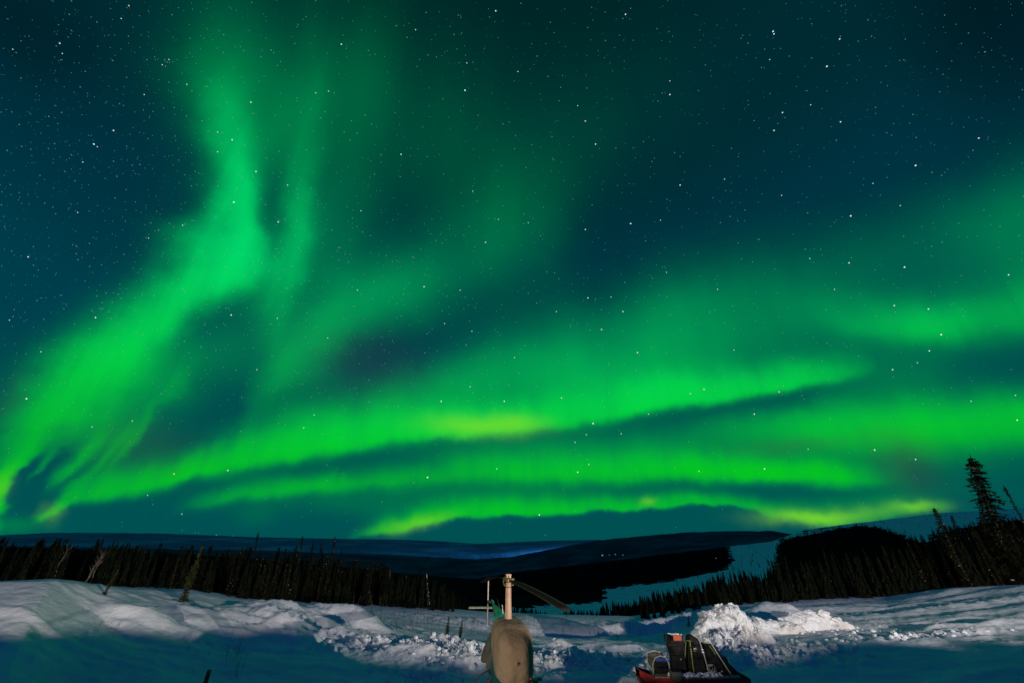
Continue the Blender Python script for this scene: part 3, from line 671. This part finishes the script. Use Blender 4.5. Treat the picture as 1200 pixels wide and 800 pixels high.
# ------------------------------------------------------------------ far lights
def emit(name, col, s):
    m = bpy.data.materials.new(name); m.use_nodes = True; t = m.node_tree; t.nodes.clear()
    e = t.nodes.new('ShaderNodeEmission'); e.inputs[0].default_value = (*col, 1); e.inputs[1].default_value = s
    o = t.nodes.new('ShaderNodeOutputMaterial'); t.links.new(e.outputs[0], o.inputs[0]); m.cycles.emission_sampling = 'NONE'; return m
M_lw = emit('lit_window', (.85,.85,.7), .45); M_red = emit('red_beacon_glow', (1,.02,.03), .8)
M_wallf = mat('far_wall', (.12,.11,.10), .9)
def on_slope(px, py, r0=300, r1=19000):
    a, e = azel(px, py); rs = np.exp(np.linspace(math.log(r0), math.log(r1), 3000)); ee = slope_e(np.full(rs.shape, a), rs)
    k = int(np.argmax(ee >= e)); r = rs[k] if ee[k] >= e else rs[-1]
    return Vector((r*math.sin(a), r*math.cos(a), float(far_h(np.array([a]), np.array([r]))[0]))), r
for i, (px, py, w, lab) in enumerate([(706,651.5,.9,'distant house with the brightest lit window, left end of the village on the hill'), (714,650.6,.4,'distant house with a faint lit window, second in the village on the hill'),(721,650.0,.55,'distant house with a small lit window, third in the village on the hill'),(730,650.8,.5,'distant house with a lit window, right end of the village on the hill'),(839,654.3,.45,'lone distant house with one lit window on the dark slope left of the ski run')]):
    P, r = on_slope(px, py); s = r/467*w
    root = empty('distant_house', P, -math.atan2(P.x, P.y), lab, 'house')
    m = MB(); m.box((0,0,s*.8), (s*2.6, s*1.6, s*2.2)); m.build('wall', M_wallf, root)
    m = MB(); m.add([(-s*1.4,-s,s*1.9),(s*1.4,-s,s*1.9),(s*1.4,s,s*1.9),(-s*1.4,s,s*1.9),(-s*1.4,0,s*2.5),(s*1.4,0,s*2.5)], [(0,1,5,4),(2,3,4,5),(0,4,3),(1,2,5)]); m.build('roof', M_snowfar, root)
    m = MB(); m.box((0,-s*.83,s*.9), (s*1.3, s*.1, s*.8)); m.build('window', M_lw, root)
P, r = on_slope(399, 657, 700, 3000); P = onR(399, 657, 260); g0 = float(far_h(np.array([azel(399,657)[0]]), np.array([260.]))[0])
root = empty('radio_mast', (P.x, P.y, g0), 0, 'distant mast with a small red beacon glowing above the left forest', 'mast')
m = MB(); m.tube([(0,0,-1),(0,0,P.z-g0-.3)], [.25,.1], 6); m.build('pole', M_wallf, root)
m = MB(); m.tube([(0,0,P.z-g0-.35),(0,0,P.z-g0+.35)], [.4,.4], 8); m.build('beacon', M_red, root)
# town glow lying on the valley side
l = bpy.data.lights.new('town_glow', 'POINT'); l.energy = 7.5e7; l.color = (.05,.35,1.0); l.shadow_soft_size = 60
P, r = on_slope(612, 652, 6000, 12000); d = ray(645, 650); P = CAM+d*(7600/d.y); ob = bpy.data.objects.new('town_glow', l); COL.objects.link(ob); ob.location = (P.x, P.y, P.z+170)

# ------------------------------------------------------------------ stars
bigs = [(906,37),(969,78),(1073,194),(997,253),(1060,313),(1103,392),(31,467),(204,555),(501,559),(695,496),(825,456),(913,459),(1025,527),(686,142),(545,106),(705,386),(110,169),(274,237),(739,262)]
mid = [(733,17),(785,111),(698,169),(797,217),(686,269),(470,181),(581,13),(400,52),(984,46),(917,132),(985,143),(907,153),(1147,162),(133,153),(300,201),(272,164),(294,120),(326,260),(33,301),(271,369),(112,372),(267,551),(497,336),(689,349),(730,365),(747,413),(517,470),(591,470),(677,553),(632,603),(1182,322),(995,308),(1088,362),(1089,411),(1048,358),(1046,433),(884,485),(1192,492),(1073,538),(896,549),(151,7),(70,51),(569,284),(907,40)]
sm = [(66,54),(100,84),(19,62),(15,58),(73,63),(142,22),(169,111),(114,172),(36,175),(97,190),(76,201),(88,212),(135,232),(91,249),(186,270),(174,279),(214,264),(253,254),(278,221),(284,208),(325,77),(348,115),(385,107),(370,109),(337,217),(329,283),(295,3),(370,1),(255,155),(255,178),(229,201),(219,99),(172,70),(537,18),(487,35),(477,44),(519,116),(547,74),(607,84),(604,159),(469,207),(677,124),(647,160),(754,166),(739,10),(730,22),(785,95),(770,34),(774,258),(614,251),(637,243),(619,261),(434,276),(423,247),(554,224),(505,274),(584,257),(986,7),(902,70),(920,138),(950,123),(1026,126),(916,229),(1023,215),(1055,241),(1154,61),(1107,18),(925,66),(896,58),(1059,277),(849,210),(1194,276),(105,312),(11,375),(130,373),(105,385),(257,360),(246,391),(48,412),(301,433),(345,435),(384,396),(355,450),(368,486),(356,501),(213,602),(173,580),(155,493),(108,500),(325,373),(10,525),(465,356),(437,350),(419,340),(524,347),(539,340),(629,355),(716,348),(615,405),(603,419),(554,460),(551,453),(483,477),(445,458),(687,509),(674,518),(658,466),(760,485),(728,508),(690,544),(791,548),(582,549),(448,588),(541,510),(521,379),(652,365),(781,319),(553,388),(1075,425),(809,461),(860,410),(841,339),(849,378),(968,363),(978,339),(930,420),(1006,417),(1138,470),(1190,463),(1082,473),(949,303),(947,526),(819,552),(193,70),(196,73),(190,76),(194,78),(198,70)]
SM = [emit('star_white', (.85,1,.95), 1.0), emit('star_dim', (.25,.55,.45), .55), emit('star_blue', (.15,.55,.75), .6), emit('star_warm', (1,.75,.4), .8), emit('star_faint', (.10,.40,.34), .35)]
V = []; F = []; MI = []
def star(px, py, rad, mi):
    d = ray(px, py); c = CAM+d*40000; s = rad/FPX*40000*(1+.0*(px)); off = math.cos(math.atan(math.hypot(px-600, py-400)/FPX)); s *= off
    k = len(V)
    for ax in ((s,0,0),(-s,0,0),(0,s,0),(0,-s,0),(0,0,s),(0,0,-s)): V.append((c.x+ax[0], c.y+ax[1], c.z+ax[2]))
    for f in ((0,2,4),(2,1,4),(1,3,4),(3,0,4),(2,0,5),(1,2,5),(3,1,5),(0,3,5)): F.append(tuple(k+i for i in f)); MI.append(mi)
warm = {(204,555),(686,142),(705,386),(825,456),(913,459),(151,7)}
for p in bigs: star(*p, 1.0, 3 if p in warm else 0)
for p in mid: star(*p, .84, 3 if p in warm else 0)
for p in sm: star(*p, .60, random.choice([0,0,1,2]) if p[1] > 20 else 1)
rs_ = random.Random(21)
for k in range(11000):
    while True:
        px, py = rs_.uniform(-500, 1700), rs_.uniform(-400, 628)
        dens = .35+.65*math.exp(-((px-200)/320)**2-((py-250)/260)**2)+.5*math.exp(-((px-450)/160)**2-((py-400)/110)**2)
        dens *= 1 if py < 480 else .35
        if rs_.random() < dens: break
    q = rs_.random()**9; star(px, py, .40+.28*q, 1 if q > .35 else rs_.choice([4,4,2,1,4]))
o = mesh_obj('stars', V, F, SM, None, False, MI); tag(o, 'scattered stars over the whole night sky', 'stars', kind='stuff')

# ------------------------------------------------------------------ helicopter under its winter cover
M_cover = mat('cover_canvas', (.20,.125,.075), .75, noise_s=1.6, base2=(.28,.20,.13), bump=.10, bump_s=2.2, lo=.3, hi=.7, spec=.1)
M_coverdark = mat('dark_cover', (.06,.055,.045), .85, spec=.1, noise_s=4, base2=(.10,.09,.07), bump=.03, bump_s=6)
M_body = mat('dark_teal_paint', (.006,.05,.045), .4, noise_s=3, base2=(.01,.07,.06), spec=.3)
M_teal = mat('teal_paint', (.015,.20,.13), .35, noise_s=3, base2=(.02,.26,.18), spec=.5)
M_white = mat('warmlit_white_paint', (.74,.60,.47), .4, noise_s=6, base2=(.62,.48,.36), spec=.3)  # white parts, with the lamps' warm tint put into the colour
M_dark = mat('dark_metal', (.035,.033,.03), .5, noise_s=9, base2=(.07,.06,.05), spec=.5)
M_blade = mat('rotor_blade', (.022,.018,.013), .9, noise_s=3, base2=(.032,.026,.02), spec=.03)
M_mast = mat('lamplit_mast_paint', (.60,.36,.25), .5, noise_s=5, base2=(.5,.30,.2), spec=.3)  # white fairing; the warm lamplight on it is put into the colour
M_brass = mat('hub_metal', (.35,.24,.12), .4, .6, noise_s=8, base2=(.16,.11,.07))
M_redl = mat('red_lens', (.35,.04,.02), .2, spec=.5)
M_strap = mat('cord', (.03,.03,.03), .8)
YAW = R(186.3)
heli = empty('helicopter', (-.10, 13.0, 0), YAW, 'parked helicopter with its cabin wrapped in a tan canvas cover', 'helicopter')
def L(p):   # world point -> helicopter frame
    v = Vector(p)-Vector((-.10, 13.0, 0)); c, s = math.cos(-YAW), math.sin(-YAW); return Vector((v.x*c-v.y*s, v.x*s+v.y*c, v.z))
def loft(name, secs, material, parent, n=40, p=2.6, wr=None, sub=0, thick=0.0):
    """secs: (y, half width, z low, z high) down the length"""
    V = []; F = []
    for i, (y, w, z0, z1) in enumerate(secs):
        zc, hh = (z0+z1)/2, (z1-z0)/2
        for k in range(n):
            th = 2*math.pi*k/n; c, s = math.cos(th), math.sin(th)
            x = w*abs(c)**(2/p)*(1 if c > 0 else -1); z = zc+hh*abs(s)**(2/p)*(1 if s > 0 else -1)
            if wr: dx = wr(y, th); x *= 1+dx; z = zc+(z-zc)*(1+dx*.5)
            V.append((x, y, z))
    for i in range(len(secs)-1):
        for k in range(n): F.append((i*n+k, i*n+(k+1)%n, (i+1)*n+(k+1)%n, (i+1)*n+k))
    F.append(tuple(range(n))); F.append(tuple((len(secs)-1)*n+k for k in range(n))[::-1])
    o = mesh_obj(name, V, F, material, parent, True)
    if sub: m = o.modifiers.new('s', 'SUBSURF'); m.levels = sub; m.render_levels = sub
    return o
# tan cover: taut egg over the bubble, hem above the belly
def wrk(y, th): return (.010*math.sin(th*9+y*3)+.008*math.sin(y*9+th*4)+.006*math.sin(th*17+1))
cs = []
for k in range(26):
    u = k/25; t = math.sin(u*math.pi/2)**1.15; y = -0.75+t*2.45
    f = max(0, 1-((t-.30)/.70)**3.2)**.5 if t > .30 else 1-.08*((.30-t)/.30)**2
    f = max(f, .012); cs.append((y, .50*f**.8, 1.60-.74*f, 1.60+.62*f**.85))
cover = loft('cabin_cover', cs, M_cover, heli, 64, 3.3, wrk); cover.location.x = -.05
# seams, hem and grommet
m = MB()
def cover_pt(t, th, off=.008):
    k = min(24, max(0, int(t*25))); u = t*25-k; a, b = cs[k], cs[min(25, k+1)]
    y, w, z0, z1 = [a[i]*(1-u)+b[i]*u for i in range(4)]; zc, hh = (z0+z1)/2, (z1-z0)/2; c, s = math.cos(th), math.sin(th); p = 3.3
    x = w*abs(c)**(2/p)*(1 if c > 0 else -1); z = hh*abs(s)**(2/p)*(1 if s > 0 else -1); d = wrk(y, th)
    v = Vector((x*(1+d), y, zc+z*(1+d*.5))); n_ = Vector((x, .0, z)).normalized()
    return v+n_*off
for th in (R(-84),):
    m.tube([cover_pt(t/26*.97, th, .001) for t in range(1, 26)], .005, 5)
m.build('seam', M_coverdark, cover, True)
m = MB(); m.box(cover_pt(.80, R(262), .03), (.10,.03,.03)); m.build('buckle', M_white, cover, bevel=.006)
# belly and rear fuselage
loft('fuselage', [(-2.15,.20,1.35,1.85),(-1.6,.36,1.0,1.95),(-.9,.50,.72,2.05),(0,.50,.60,2.05),(.8,.46,.6,1.9),(1.25,.36,.7,1.6),(1.45,.2,.85,1.3)], M_body, heli, 28, 2.6, sub=1)
# dark engine cover hanging down the right side: two pointed lobes
def lobe(pts, name='side_cover'):
    m = MB(); n = len(pts); back = [Vector(p)+Vector((-.10, -.02, 0)) for p in pts]; c0 = sum((Vector(p) for p in pts), Vector())/n
    m.add([tuple(p) for p in pts]+[tuple(b) for b in back]+[tuple(c0+Vector((.07,.05,0)))], [(i, (i+1)%n, 2*n) for i in range(n)]+[(i, i+n, (i+1)%n+n, (i+1)%n) for i in range(n)]+[tuple(range(n, 2*n))[::-1]])
    return m.build(name, M_coverdark, heli, True, sub=2)
W = lambda px, py, Y: L(onY(px, py, Y))
lobe([W(579,731,13.4), W(571,744,13.6), W(562,768,13.7), W(561,778,13.6), W(570,778,13.4), W(580,760,12.9), W(584,742,12.9)])
lobe([W(576,752,12.9), W(569,770,12.9), W(567,784,12.8), W(574,787,12.6), W(579,776,12.3), W(584,760,12.3)])
m = MB()
m.tube([W(572,785,12.75), W(562,791,12.8), W(554,798,12.8)], .022, 6); m.tube([W(572,785,12.75), W(575,792,12.6), W(580,800,12.5)], .022, 6); m.tube([W(580,786,12.5), W(573,800,12.4)], .02, 6)
m.build('tie_cord', M_strap, heli, True)
# skids and cross tubes
for sx in (-1, 1):
    m = MB(); X_ = sx*1.08
    m.tube([(X_, -1.5, .09), (X_, 1.3, .07), (X_, 1.75, .12), (X_, 2.02, .30)], .038, 8); m.build('skid', M_dark, heli, True)
for yy in (-.85, .95):
    m = MB(); m.tube([(-1.08, yy, .10), (-.86, yy, .45), (-.45, yy, .72), (.45, yy, .72), (.86, yy, .45), (1.08, yy, .10)], .036, 8); m.build('cross_tube', M_dark, heli, True)
m = MB(); m.box(W(627,797,12.3), (.12,.25,.06)); m.box(W(631,795,12.4), (.16,.1,.05)); m.build('step', M_dark, heli, bevel=.01)
m = MB(); c = W(621.5,794,11.62); m.tube([c-Vector((0,.04,0)), c+Vector((0,.05,0)), c+Vector((0,.09,0))], [.03,.027,.01], 10); m.build('nav_light', M_redl, heli, True)
# mast fairing, hub and the two blades
m = MB(); zt = 3.05
m.tube([(0,0,2.08),(0,0,2.3),(0,0,2.6),(0,0,2.9),(0,0,zt)], [.105,.092,.082,.078,.075], 18, flat=1.9); m.build('mast_fairing', M_mast, heli, True)
m = MB(); m.tube([(0,.0,2.06),(0,0,2.16)], [.15,.12], 16, flat=1.5); m.tube([(0,0,2.93),(0,0,2.955)], [.082,.082], 16, flat=1.9); m.build('fairing_collar', M_brass, heli, True)
hub = MB(); hub.tube([(0,0,3.0),(0,0,3.08),(0,0,3.10),(0,0,3.24)], [.05,.05,.10,.085], 14)
bdir = L(Vector((.94, 8.1, 3.0)))-L(Vector((-.10, 13.0, 3.0))); bdir.z = 0; bdir.normalize(); bs = Vector((-bdir.y, bdir.x, 0)); rotm = Matrix((bdir, bs, Vector((0,0,1)))).transposed()
hub.box((0,0,3.12), (.62,.16,.10), rotm); hub.build('rotor_hub', M_brass, heli, bevel=.015)
m = MB(); m.box((0,0,3.235), (.18,.14,.05), rotm); m.build('hub_cap', M_mast, heli, bevel=.012)
def pitch_link(a): 
    m = MB(); p = Vector((math.cos(a)*.14, math.sin(a)*.14, 0)); m.tube([p+Vector((0,0,2.98)), p*1.2+Vector((0,0,3.16))], .013, 6); m.tube([p*.4+Vector((0,0,2.99)), p+Vector((0,0,2.99))], .02, 6); m.build('pitch_link', M_brass, heli, True)
pitch_link(.4); pitch_link(2.9)
def blade(sgn, droop):
    d = bdir*sgn; s = Vector((-d.y, d.x, 0)); V = []; F = []; n = 18
    prof = [(-.5,0),(-.3,.045),(0,.06),(.25,.05),(.5,.0),(.25,-.03),(0,-.04),(-.3,-.03)]
    for i in range(n+1):
        t = i/n; r = .28+t*4.72; z = 3.12-droop*t*t; ch = (.11+.14*min(1, t*6)) if t < .97 else .18; tw = R(5-3*t)
        for (u, v) in prof:
            q = u*ch; V.append(tuple(d*r+s*(q*math.cos(tw))+Vector((0,0,z+q*math.sin(tw)+v*ch*.8))))
    m_ = len(prof)
    for i in range(n):
        for k in range(m_): F.append((i*m_+k, i*m_+(k+1)%m_, (i+1)*m_+(k+1)%m_, (i+1)*m_+k))
    F.append(tuple(range(m_))[::-1]); F.append(tuple(n*m_+k for k in range(m_)))
    return mesh_obj('rotor_blade', V, F, M_blade, heli, True)
blade(1, .13); blade(-1, .42)
# tail boom, fin, stabiliser, tail rotor, antenna
b0 = L((-.22, 14.6, 1.86)); b1 = L(onY(580, 712, 19.8)); 
m = MB(); m.tube([b0, b0.lerp(b1,.5), b1], [.21,.165,.11], 18); m.build('tail_boom', M_teal, heli, True)
m = MB(); fb = b1; ft = L(onY(576.5, 705, 20.2)); fl = L(onY(583,729,19.6))
def slab(pts, th):
    q = MB(); n = len(pts); A = [Vector(p)+Vector((th,0,0)) for p in pts]; B = [Vector(p)-Vector((th,0,0)) for p in pts]
    q.add(A+B, [tuple(range(n)), tuple(range(n, 2*n))[::-1]]+[(i, i+n, (i+1)%n+n, (i+1)%n) for i in range(n)]); return q
slab([fb+Vector((0,.55,.05)), fb+Vector((0,.1,-.12)), fb+Vector((0,-.25,-.7)), fb+Vector((0,-.5,-.7)), fb+Vector((0,-.40,.0)), ft+Vector((0,-.45,.05)), ft+Vector((0,-.12,.08))], .035).build('tail_fin', M_teal, heli, bevel=.02)
s0, s1 = L(onY(578,711.4,20.0)), L(onY(549.5,711.4,20.0))
q = (s1-s0); m = MB(); m.box(s0+q*.5, (q.length, .30, .05), Matrix.Rotation(math.atan2(q.y, q.x), 3, 'Z')); m.build('stabilizer', M_white, heli, bevel=.015)
rc = L(onY(572.3, 705, 20.3)); rotor = MB(); rotor.tube([rc+Vector((-.25,0,0)), rc+Vector((.05,0,0))], .045, 10); rb = rotor.build('tail_rotor_hub', M_dark, heli, True)
for sg in (-1, 1):
    m = MB(); m.box(rc+Vector((.02,0,sg*.45)), (.045,.13,.76)); m.build('tail_rotor_blade', M_white, heli, bevel=.01)
m = MB(); a0, a1 = L(onY(590.5,729,15.5)), L(onY(588.5,708,15.5)); m.tube([a0, a1], [.02,.012], 6); m.build('antenna', M_white, heli, True)
m = MB(); a0, a1 = L(onY(587,718,17)), L(onY(583,702,17)); m.tube([a0, a1], [.012,.008], 5); m.build('whip_antenna', M_dark, heli, True)

# ------------------------------------------------------------------ red freight sled and its load
M_sled = mat('red_sled_plastic', (.42,.028,.02), .45, noise_s=4, base2=(.30,.02,.015), spec=.45)
M_black = mat('black_fabric', (.006,.006,.007), .8, spec=.15, noise_s=7, base2=(.016,.015,.014), bump=.06, bump_s=5)
M_blackrub = mat('black_rubber', (.02,.02,.02), .6)
M_blue = mat('blue_nylon', (.015,.035,.16), .6, noise_s=5, base2=(.02,.05,.22))
M_orange = mat('orange_patch', (.42,.075,.025), .6)
M_strapg = mat('green_strap', (.17,.20,.05), .7)
M_tube = mat('pale_tube', (.36,.34,.30), .4, spec=.5)
M_wood = mat('plywood', (.45,.36,.2), .7, noise_s=5, base2=(.3,.23,.13))
SY = 16.5; Q = lambda px, py, Y=SY: onY(px, py, Y)
gz = hgt(5.8, 16.5)
def thing(name, c, label, cat): return empty(name, c, 0, label, cat)
o0 = Q(808, 799); base = Vector((o0.x, SY, gz))
def rel(p, b): return Vector(p)-b
# sled hull: shallow tub with turned-up bow at the left, runners and hitch
sled = thing('freight_sled', base, 'long red freight sled parked on the snow at the bottom edge, loaded with dark gear', 'sled')
xl, xr = Q(748,795).x-base.x, Q(872,798).x-base.x; zt = Q(808,789.5).z-gz-.05
V = []; F = []; ns = 14
for i in range(ns+1):
    t = i/ns; x = xl+(xr-xl)*t; up = .17*max(0, 1-t*5)**1.5; w = .46-.22*max(0, 1-t*4)
    for (yy, z) in ((-w,zt+.05+up),(-w-.03,zt+.02+up),(-w+.02,zt-.17+up),(w-.02,zt-.17+up),(w+.03,zt+.02+up),(w,zt+.05+up),(w-.04,.07+up),(-w+.04,.07+up)): V.append((x, yy, z))
for i in range(ns):
    for k in range(8): F.append((i*8+k, i*8+(k+1)%8, (i+1)*8+(k+1)%8, (i+1)*8+k))
F += [tuple(range(8))[::-1], tuple(ns*8+k for k in range(8))]
mesh_obj('hull', V, F, M_sled, sled, False)
for yy in (-.3, .3):
    m = MB(); m.tube([(xl-.05,yy,zt+.05),(xl+.25,yy,.05),(xl+.8,yy,-.01),(xr,yy,-.01)], .028, 6); m.build('runner', M_blackrub, sled, True)
m = MB(); m.box(((xl+xr)/2+.1, 0, zt+.055), (xr-xl-.7, .8, .035)); m.build('deck', M_wood, sled, bevel=.006)
m = MB(); m.tube([(xl+.05,-.2,zt+.18),(xl-.05,-.2,zt+.26),(xl-.05,.2,zt+.26),(xl+.05,.2,zt+.18)], .03, 8); m.build('front_handle', M_blackrub, sled, True)
# loose snow lying on the deck
dz = Q(808,791.5).z
m = MB(); rr = random.Random(5)
for k in range(150): blob_(m, Vector((rr.uniform(-.7,.95), rr.uniform(-.44,-.2), zt+.09+rr.uniform(-.01,.05))), rr.uniform(.03,.07), rr)
o = m.build('snow_lumps', M_clump, None, True); o.location = base; tag(o, 'crumbled snow lying along the sled deck below the black bags', 'snow', kind='stuff')
def rod(m, a, b, r=.016, n=7): m.tube([a, b], r, n)
# camp chair with pale arched frame and blue top, left on the deck
c = Vector((Q(778,792).x, SY-.05, dz)); ch = thing('camp_chair', c, 'small chair with pale arched tube frame and blue backrest, left on the red sled', 'chair')
def P(px, py, dy=0): v = Q(px, py, SY+dy); return Vector((v.x-c.x, dy+.05, v.z-c.z))
m = MB(); m.tube([P(766,794,-.18), P(765,777,-.16), P(768,770,-.15), P(774,768,-.15), P(780,770,-.15), P(784,777,-.16), P(787,794,-.18)], .018, 8)
m.tube([P(762,792,.2), P(759,776,.2), P(758,764,.2), P(766,762,.2), P(776,764,.2)], .018, 8); m.build('frame', M_tube, ch, True)
def pad(name, mt, pts, th, parent, sub=1):
    """a soft panel: outline in the chair's frame, thickness along y"""
    q = MB(); n = len(pts); cc = sum((Vector(p) for p in pts), Vector())/n
    A = [Vector(p)+Vector((0,-th*.38,0)) for p in pts]; B = [Vector(p)+Vector((0,th*.38,0)) for p in pts]
    q.add(A+B+[cc+Vector((0,-th*1.0,0)), cc+Vector((0,th*1.0,0))], [((i+1)%n, i, 2*n) for i in range(n)]+[(i+n, (i+1)%n+n, 2*n+1) for i in range(n)]+[(i, (i+1)%n, (i+1)%n+n, i+n) for i in range(n)])
    return q.build(name, mt, parent, True, sub=1, bevel=.03)
pad('seat_back', M_black, [P(767,793), P(767,772), P(782,772), P(785,793)], .10, ch)
pad('blue_band', M_blue, [P(767,775,-.10), P(769,769,-.10), P(780,770,-.10), P(783,776,-.10)], .08, ch)
pad('rear_panel', M_coverdark, [P(759,765,.22), P(757,771,.22), P(764,784,.22), P(780,776,.22), P(776,764,.22)], .06, ch)
m = MB(); m.box(P(775,781,.0)+Vector((0,-.1,0)), (.30,.34,.05)); m.build('seat', M_black, ch, bevel=.02)
# tall black gear bag with orange patch
c = Vector((Q(795,792).x, SY+.02, dz)); bag = thing('gear_bag', c, 'tall black gear bag with an orange patch near its top, upright on the red sled', 'bag')
body = pad('body', M_black, [P(788,793), P(787,775), P(785,762), P(781,752), P(779,743), P(786,744), P(797,743), P(801,748), P(806,770), P(806,793)], .30, bag, 1)
m = MB(); m.box(P(794.5,747.2,-.245), (.27,.05,.16)); m.build('orange_patch', M_orange, bag, bevel=.01)
m = MB(); 
for k in range(22): blob_(m, P(785+rr.random()**.8*13,743.4+rr.uniform(-.6,.8),-.02)+Vector((0,rr.uniform(-.12,.12),.0)), rr.uniform(.02,.055), rr)
m.build('snow_cap', M_clump, bag, True)
m = MB(); m.box(P(793,762.5,-.19), (.08,.02,.05)); m.box(P(792.5,768,-.19), (.06,.02,.10), Matrix.Rotation(.15,3,'Y')); m.build('white_label', M_tube, bag, bevel=.006)
m = MB(); m.tube([P(781,744,-.1), P(782,758,-.12), P(784,770,-.16), P(790,776,-.16)], .014, 6); m.build('shoulder_strap', M_strap, bag, True)
# second bag with rounded top, green lashing straps
c = Vector((Q(815,792).x, SY+.06, dz)); bag2 = thing('gear_bag', c, 'black bag with a rounded leaning top, beside the orange-patched bag', 'bag')
pad('body', M_black, [P(803,793), P(803,760), P(806,752), P(806,744), P(811,743), P(818,748), P(822,757), P(829,775), P(831,793)], .34, bag2, 1)
m = MB(); m.box(P(816,760,-.27), (.10,.02,.09)); m.build('white_label', M_tube, bag2, bevel=.006)
m = MB(); m.tube([P(804,751,-.15),P(808,751,-.2),P(813,752,-.2)], .012, 5); m.tube([P(812,763,-.28),P(820,764,-.28)], .008, 5); m.build('zip', M_strapg, bag2, True)
for (pts, lab) in (([ (804,752,-.2),(803.5,765,-.30),(803,780,-.30),(802,793,-.27)], 'left one of the two olive lashing straps over the black bags'), ([(809,752,-.22),(811,765,-.34),(813,780,-.34),(815,793,-.28)], 'right one of the two olive lashing straps over the black bags')):
    c = Vector((Q(808,792).x, SY, dz)); m = MB(); m.tube([P(*p) for p in pts], .022, 6, flat=.4); o = m.build('lashing_strap', M_strapg, None, True); o.location = c; tag(o, lab, 'strap')
# pale pole leaning against the second bag
c = Vector((Q(831,792).x, SY, dz)); pl = thing('pole', c, 'thin pale pole with a snowy grip leaning right across the black bags', 'pole')
m = MB(); m.tube([P(820,750,-.33), P(826,768,-.36), P(833,793,-.34)], [.016,.018,.02], 8); m.build('shaft', M_tube, pl, True)
m = MB(); blob_(m, P(824.5,764,-.37), .05, rr); blob_(m, P(823.5,761,-.37), .045, rr); blob_(m, P(832,788,-.37), .05, rr); m.build('snow_lump', M_clump, pl, True)
# long dark padded bag sloping down to the right with a pale rail
c = Vector((Q(850,795).x, SY+.05, dz)); ski = thing('padded_case', c, 'long dark padded case with a pale rail, sloping down to the right sled end', 'case')
pad('body', M_black, [P(823,788), P(823,770), P(824,753), P(834,753), P(841,760), P(852,775), P(866,788), P(881,799), P(860,803), P(845,797), P(838,786)], .36, ski, 1)
m = MB(); m.tube([P(825,753,-.26), P(835,754,-.27), P(841,764,-.30), P(849,776,-.32), P(858,790,-.32), P(866,800,-.30)], .018, 7); m.build('rail', M_tube, ski, True)
m = MB(); m.tube([P(833,757,-.26), P(838,764,-.3), P(846,777,-.32)], .022, 6, flat=.5); m.build('webbing', M_strapg, ski, True)
c = Vector((Q(840,795).x, SY-.15, dz)); cl = thing('rope_coil', c, 'small pale looped rope on the sled below the padded case', 'rope')
m = MB(); m.tube([P(829+4*math.sin(t*.8)+t*.35, 782+5*math.cos(t*.8), -.42) for t in range(18)], .012, 6); m.build('coil', M_tube, cl, True)

c = Vector((Q(830,793).x, SY+.35, dz)); duf = thing('duffel_bag', c, 'low black duffel bag lying behind the upright bags on the sled', 'bag')
m = MB(); n = 12
m.tube([P(793,783,.35), P(797,780,.35), P(812,776,.35), P(840,775,.35), P(856,781,.35), P(860,787,.35)], [.06,.2,.27,.27,.2,.06], 14); m.build('body', M_black, duf, True)
m = MB(); m.tube([P(845,772,.12), P(848,768,.2), P(852,770,.3), P(853,780,.3)], .015, 6); m.build('handle', M_strap, duf, True)
c = Vector((Q(795,790).x, SY-.3, dz)); crt = thing('crate', c, 'low dark crate between the small chair and the orange-patched bag', 'crate')
m = MB(); m.box(P(788,788,-.28), (.30,.26,.26)); m.build('body', M_coverdark, crt, bevel=.015)
m = MB(); m.box(P(788,782.5,-.28), (.33,.29,.03)); m.build('lid', M_black, crt, bevel=.01)

def onbag(root, c0, items):
    for nm, mt, px, py, dy, d, rot in items:
        v = Q(px, py, SY+dy); mm = MB(); mm.box(Vector((v.x-c0[0], v.y-c0[1], v.z-c0[2])), d, Matrix.Rotation(rot, 3, 'Y')); mm.build(nm, mt, root, bevel=.02)
onbag(bag, bag.location, [('pocket', M_black, 796,779,-.22,(.42,.12,.5),.02), ('flap', M_black, 791,755,-.2,(.5,.1,.07),.05), ('buckle', M_tube, 798,772,-.30,(.05,.03,.03),0)])
onbag(bag2, bag2.location, [('pocket', M_black, 818,780,-.2,(.44,.12,.42),-.12), ('flap', M_black, 814,757,-.2,(.34,.1,.06),-.2)])
onbag(ski, ski.location, [('pocket', M_black, 838,777,-.22,(.36,.12,.34),-.5), ('buckle', M_tube, 846,786,-.33,(.06,.03,.04),.4)])
